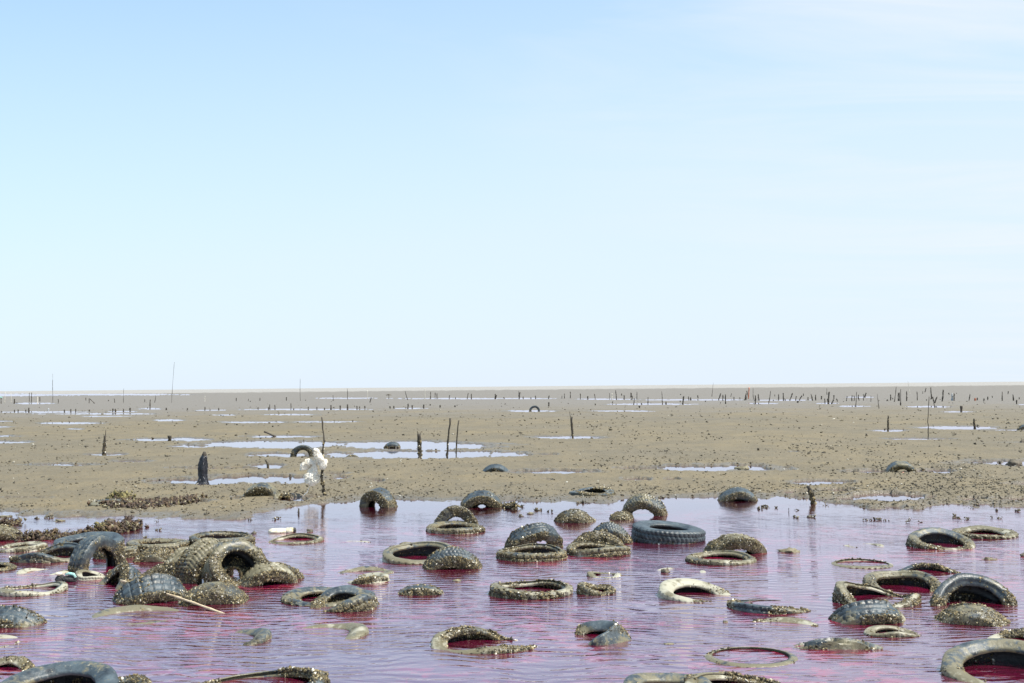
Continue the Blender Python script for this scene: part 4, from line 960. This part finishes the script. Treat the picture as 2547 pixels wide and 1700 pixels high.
weed("rust coloured seaweed bank on the mud at left", [(280, 1256), (340, 1262), (400, 1262), (430, 1258), (470, 1250)], .22, .06, 2400, size=.018, seed=7, base=.04)
weed("golden weed tuft at the left end of the rust coloured bank", [(285, 1250), (315, 1250)], .12, .13, 500, OLIVE, size=.02, seed=8, base=.03)
weed("shaggy weed tail trailing right of the ribbed shore dome", [(1255, 1262), (1282, 1266)], .05, .09, 360, CRUST, seed=9)
weed("weed tail at the right foot of the muddy half buried tyre", [(700, 1240), (722, 1241)], .05, .05, 150, CRUST, seed=10, base=.03)
weed("small brown weed tuft in calm water at left, above the long drift", [(310, 1297), (325, 1293)], .03, .05, 60, seed=11)

# ------------------------------------------------------------------ small clods in the calm water, clods over the mud
rng = np.random.default_rng(99)
clods = [(90, 1291), (117, 1289), (124, 1288), (50, 1309), (396, 1320), (388, 1300), (608, 1291), (621, 1295), (681, 1293), (693, 1290), (1892, 1267), (1902, 1261), (1907, 1264), (1930, 1264),
         (1983, 1270), (1981, 1288), (2056, 1258), (2071, 1245), (2093, 1248), (2063, 1230), (2166, 1295), (2184, 1294), (2193, 1295), (2205, 1296), (2256, 1300), (2262, 1294), (2291, 1300),
         (2290, 1265), (2372, 1289), (2374, 1283), (2385, 1290), (2390, 1295), (2406, 1292), (2417, 1263), (2427, 1259), (2469, 1289), (2488, 1291), (2479, 1271), (2534, 1273), (1464, 1252),
         (1437, 1253), (1450, 1251), (1299, 1261), (1644, 1239), (360, 1338), (10, 1302), (2022, 1288), (1340, 1270), (1368, 1274), (2152, 1295)]
def cwhere(x, y):
    if x < 150: return 'near the left edge'
    if x < 500: return 'above the heap of tyres'
    if x < 750: return 'left of the bag reflection'
    if x < 1400: return 'right of the ribbed shore dome'
    if x < 1700: return 'around the zigzag treaded arch'
    if x < 1960: return 'between shore dome and thin peg'
    if x < 2100: return 'around the rotten stump'
    if x < 2230: return 'right of the rotten stump'
    if x < 2340: return 'above the wide mouthed tyre'
    return 'at far right, above the long straight tyre'
CLB = ordinal(['dark clod in calm water ' + cwhere(*c) for c in clods], [c[0] for c in clods])
for i, (x, y) in enumerate(clods):
    g = px_to_ground(x, y); k = int(rng.integers(5, 11)); sp = mpp(x, y) * rng.uniform(2.8, 5.2)
    P = rng.normal(size=(k, 3)) * [sp, sp, 0]; P[:, 2] = rng.uniform(0.0, .022, k)
    ob = lumps('mud_clod', P, sp * rng.uniform(.35, .75, k), rng, LITTER)
    ob.location = (g[0], g[1], 0)
    tag(ob, CLB[i], 'clod', 'small clods in the calm water')

n = 95000
v = 985 + (1290 - 985) * rng.uniform(0, 1, n) ** 0.8; uu = rng.uniform(-150, 2700, n)
uu = np.clip(uu, -400, 3000)
d_ = (uu - PW / 2)[:, None] / F * rt + (PH / 2 - v)[:, None] / F * up + fw
t_ = -CAMH / d_[:, 2]; X, Y = d_[:, 0] * t_, d_[:, 1] * t_
h_, w_, _ = ground_h(X, Y)
cl = fbm(X * .5, Y * .35, seed=61, oct=3)
side = 0.25 + 0.75 * sstep(1300, 2300, uu) * sstep(1090, 1200, v) + 0.5 * sstep(1180, 1250, v)
keep = (h_ > 0.006) & (rng.uniform(0, 1, n) < side * (0.55 + 0.9 * cl.clip(-.5, .6)))
dist = np.hypot(X, Y)
sz = rng.uniform(.4, 1.45, n) ** 2.5 * .0095 * (dist / 22).clip(.9, 3.0)
P = np.stack([X, Y, h_ + sz * .2], 1)[keep]
ob = lumps('mud_litter', P, sz[keep], rng, LITTER, flat=.8, stretch=.7)
tag(ob, "dark worm casts, shells and clods strewn over the mudflat", 'mud litter', kind='stuff')
print('tyres', NTYRE[0], 'far stakes', len(FAR), 'litter', keep.sum())
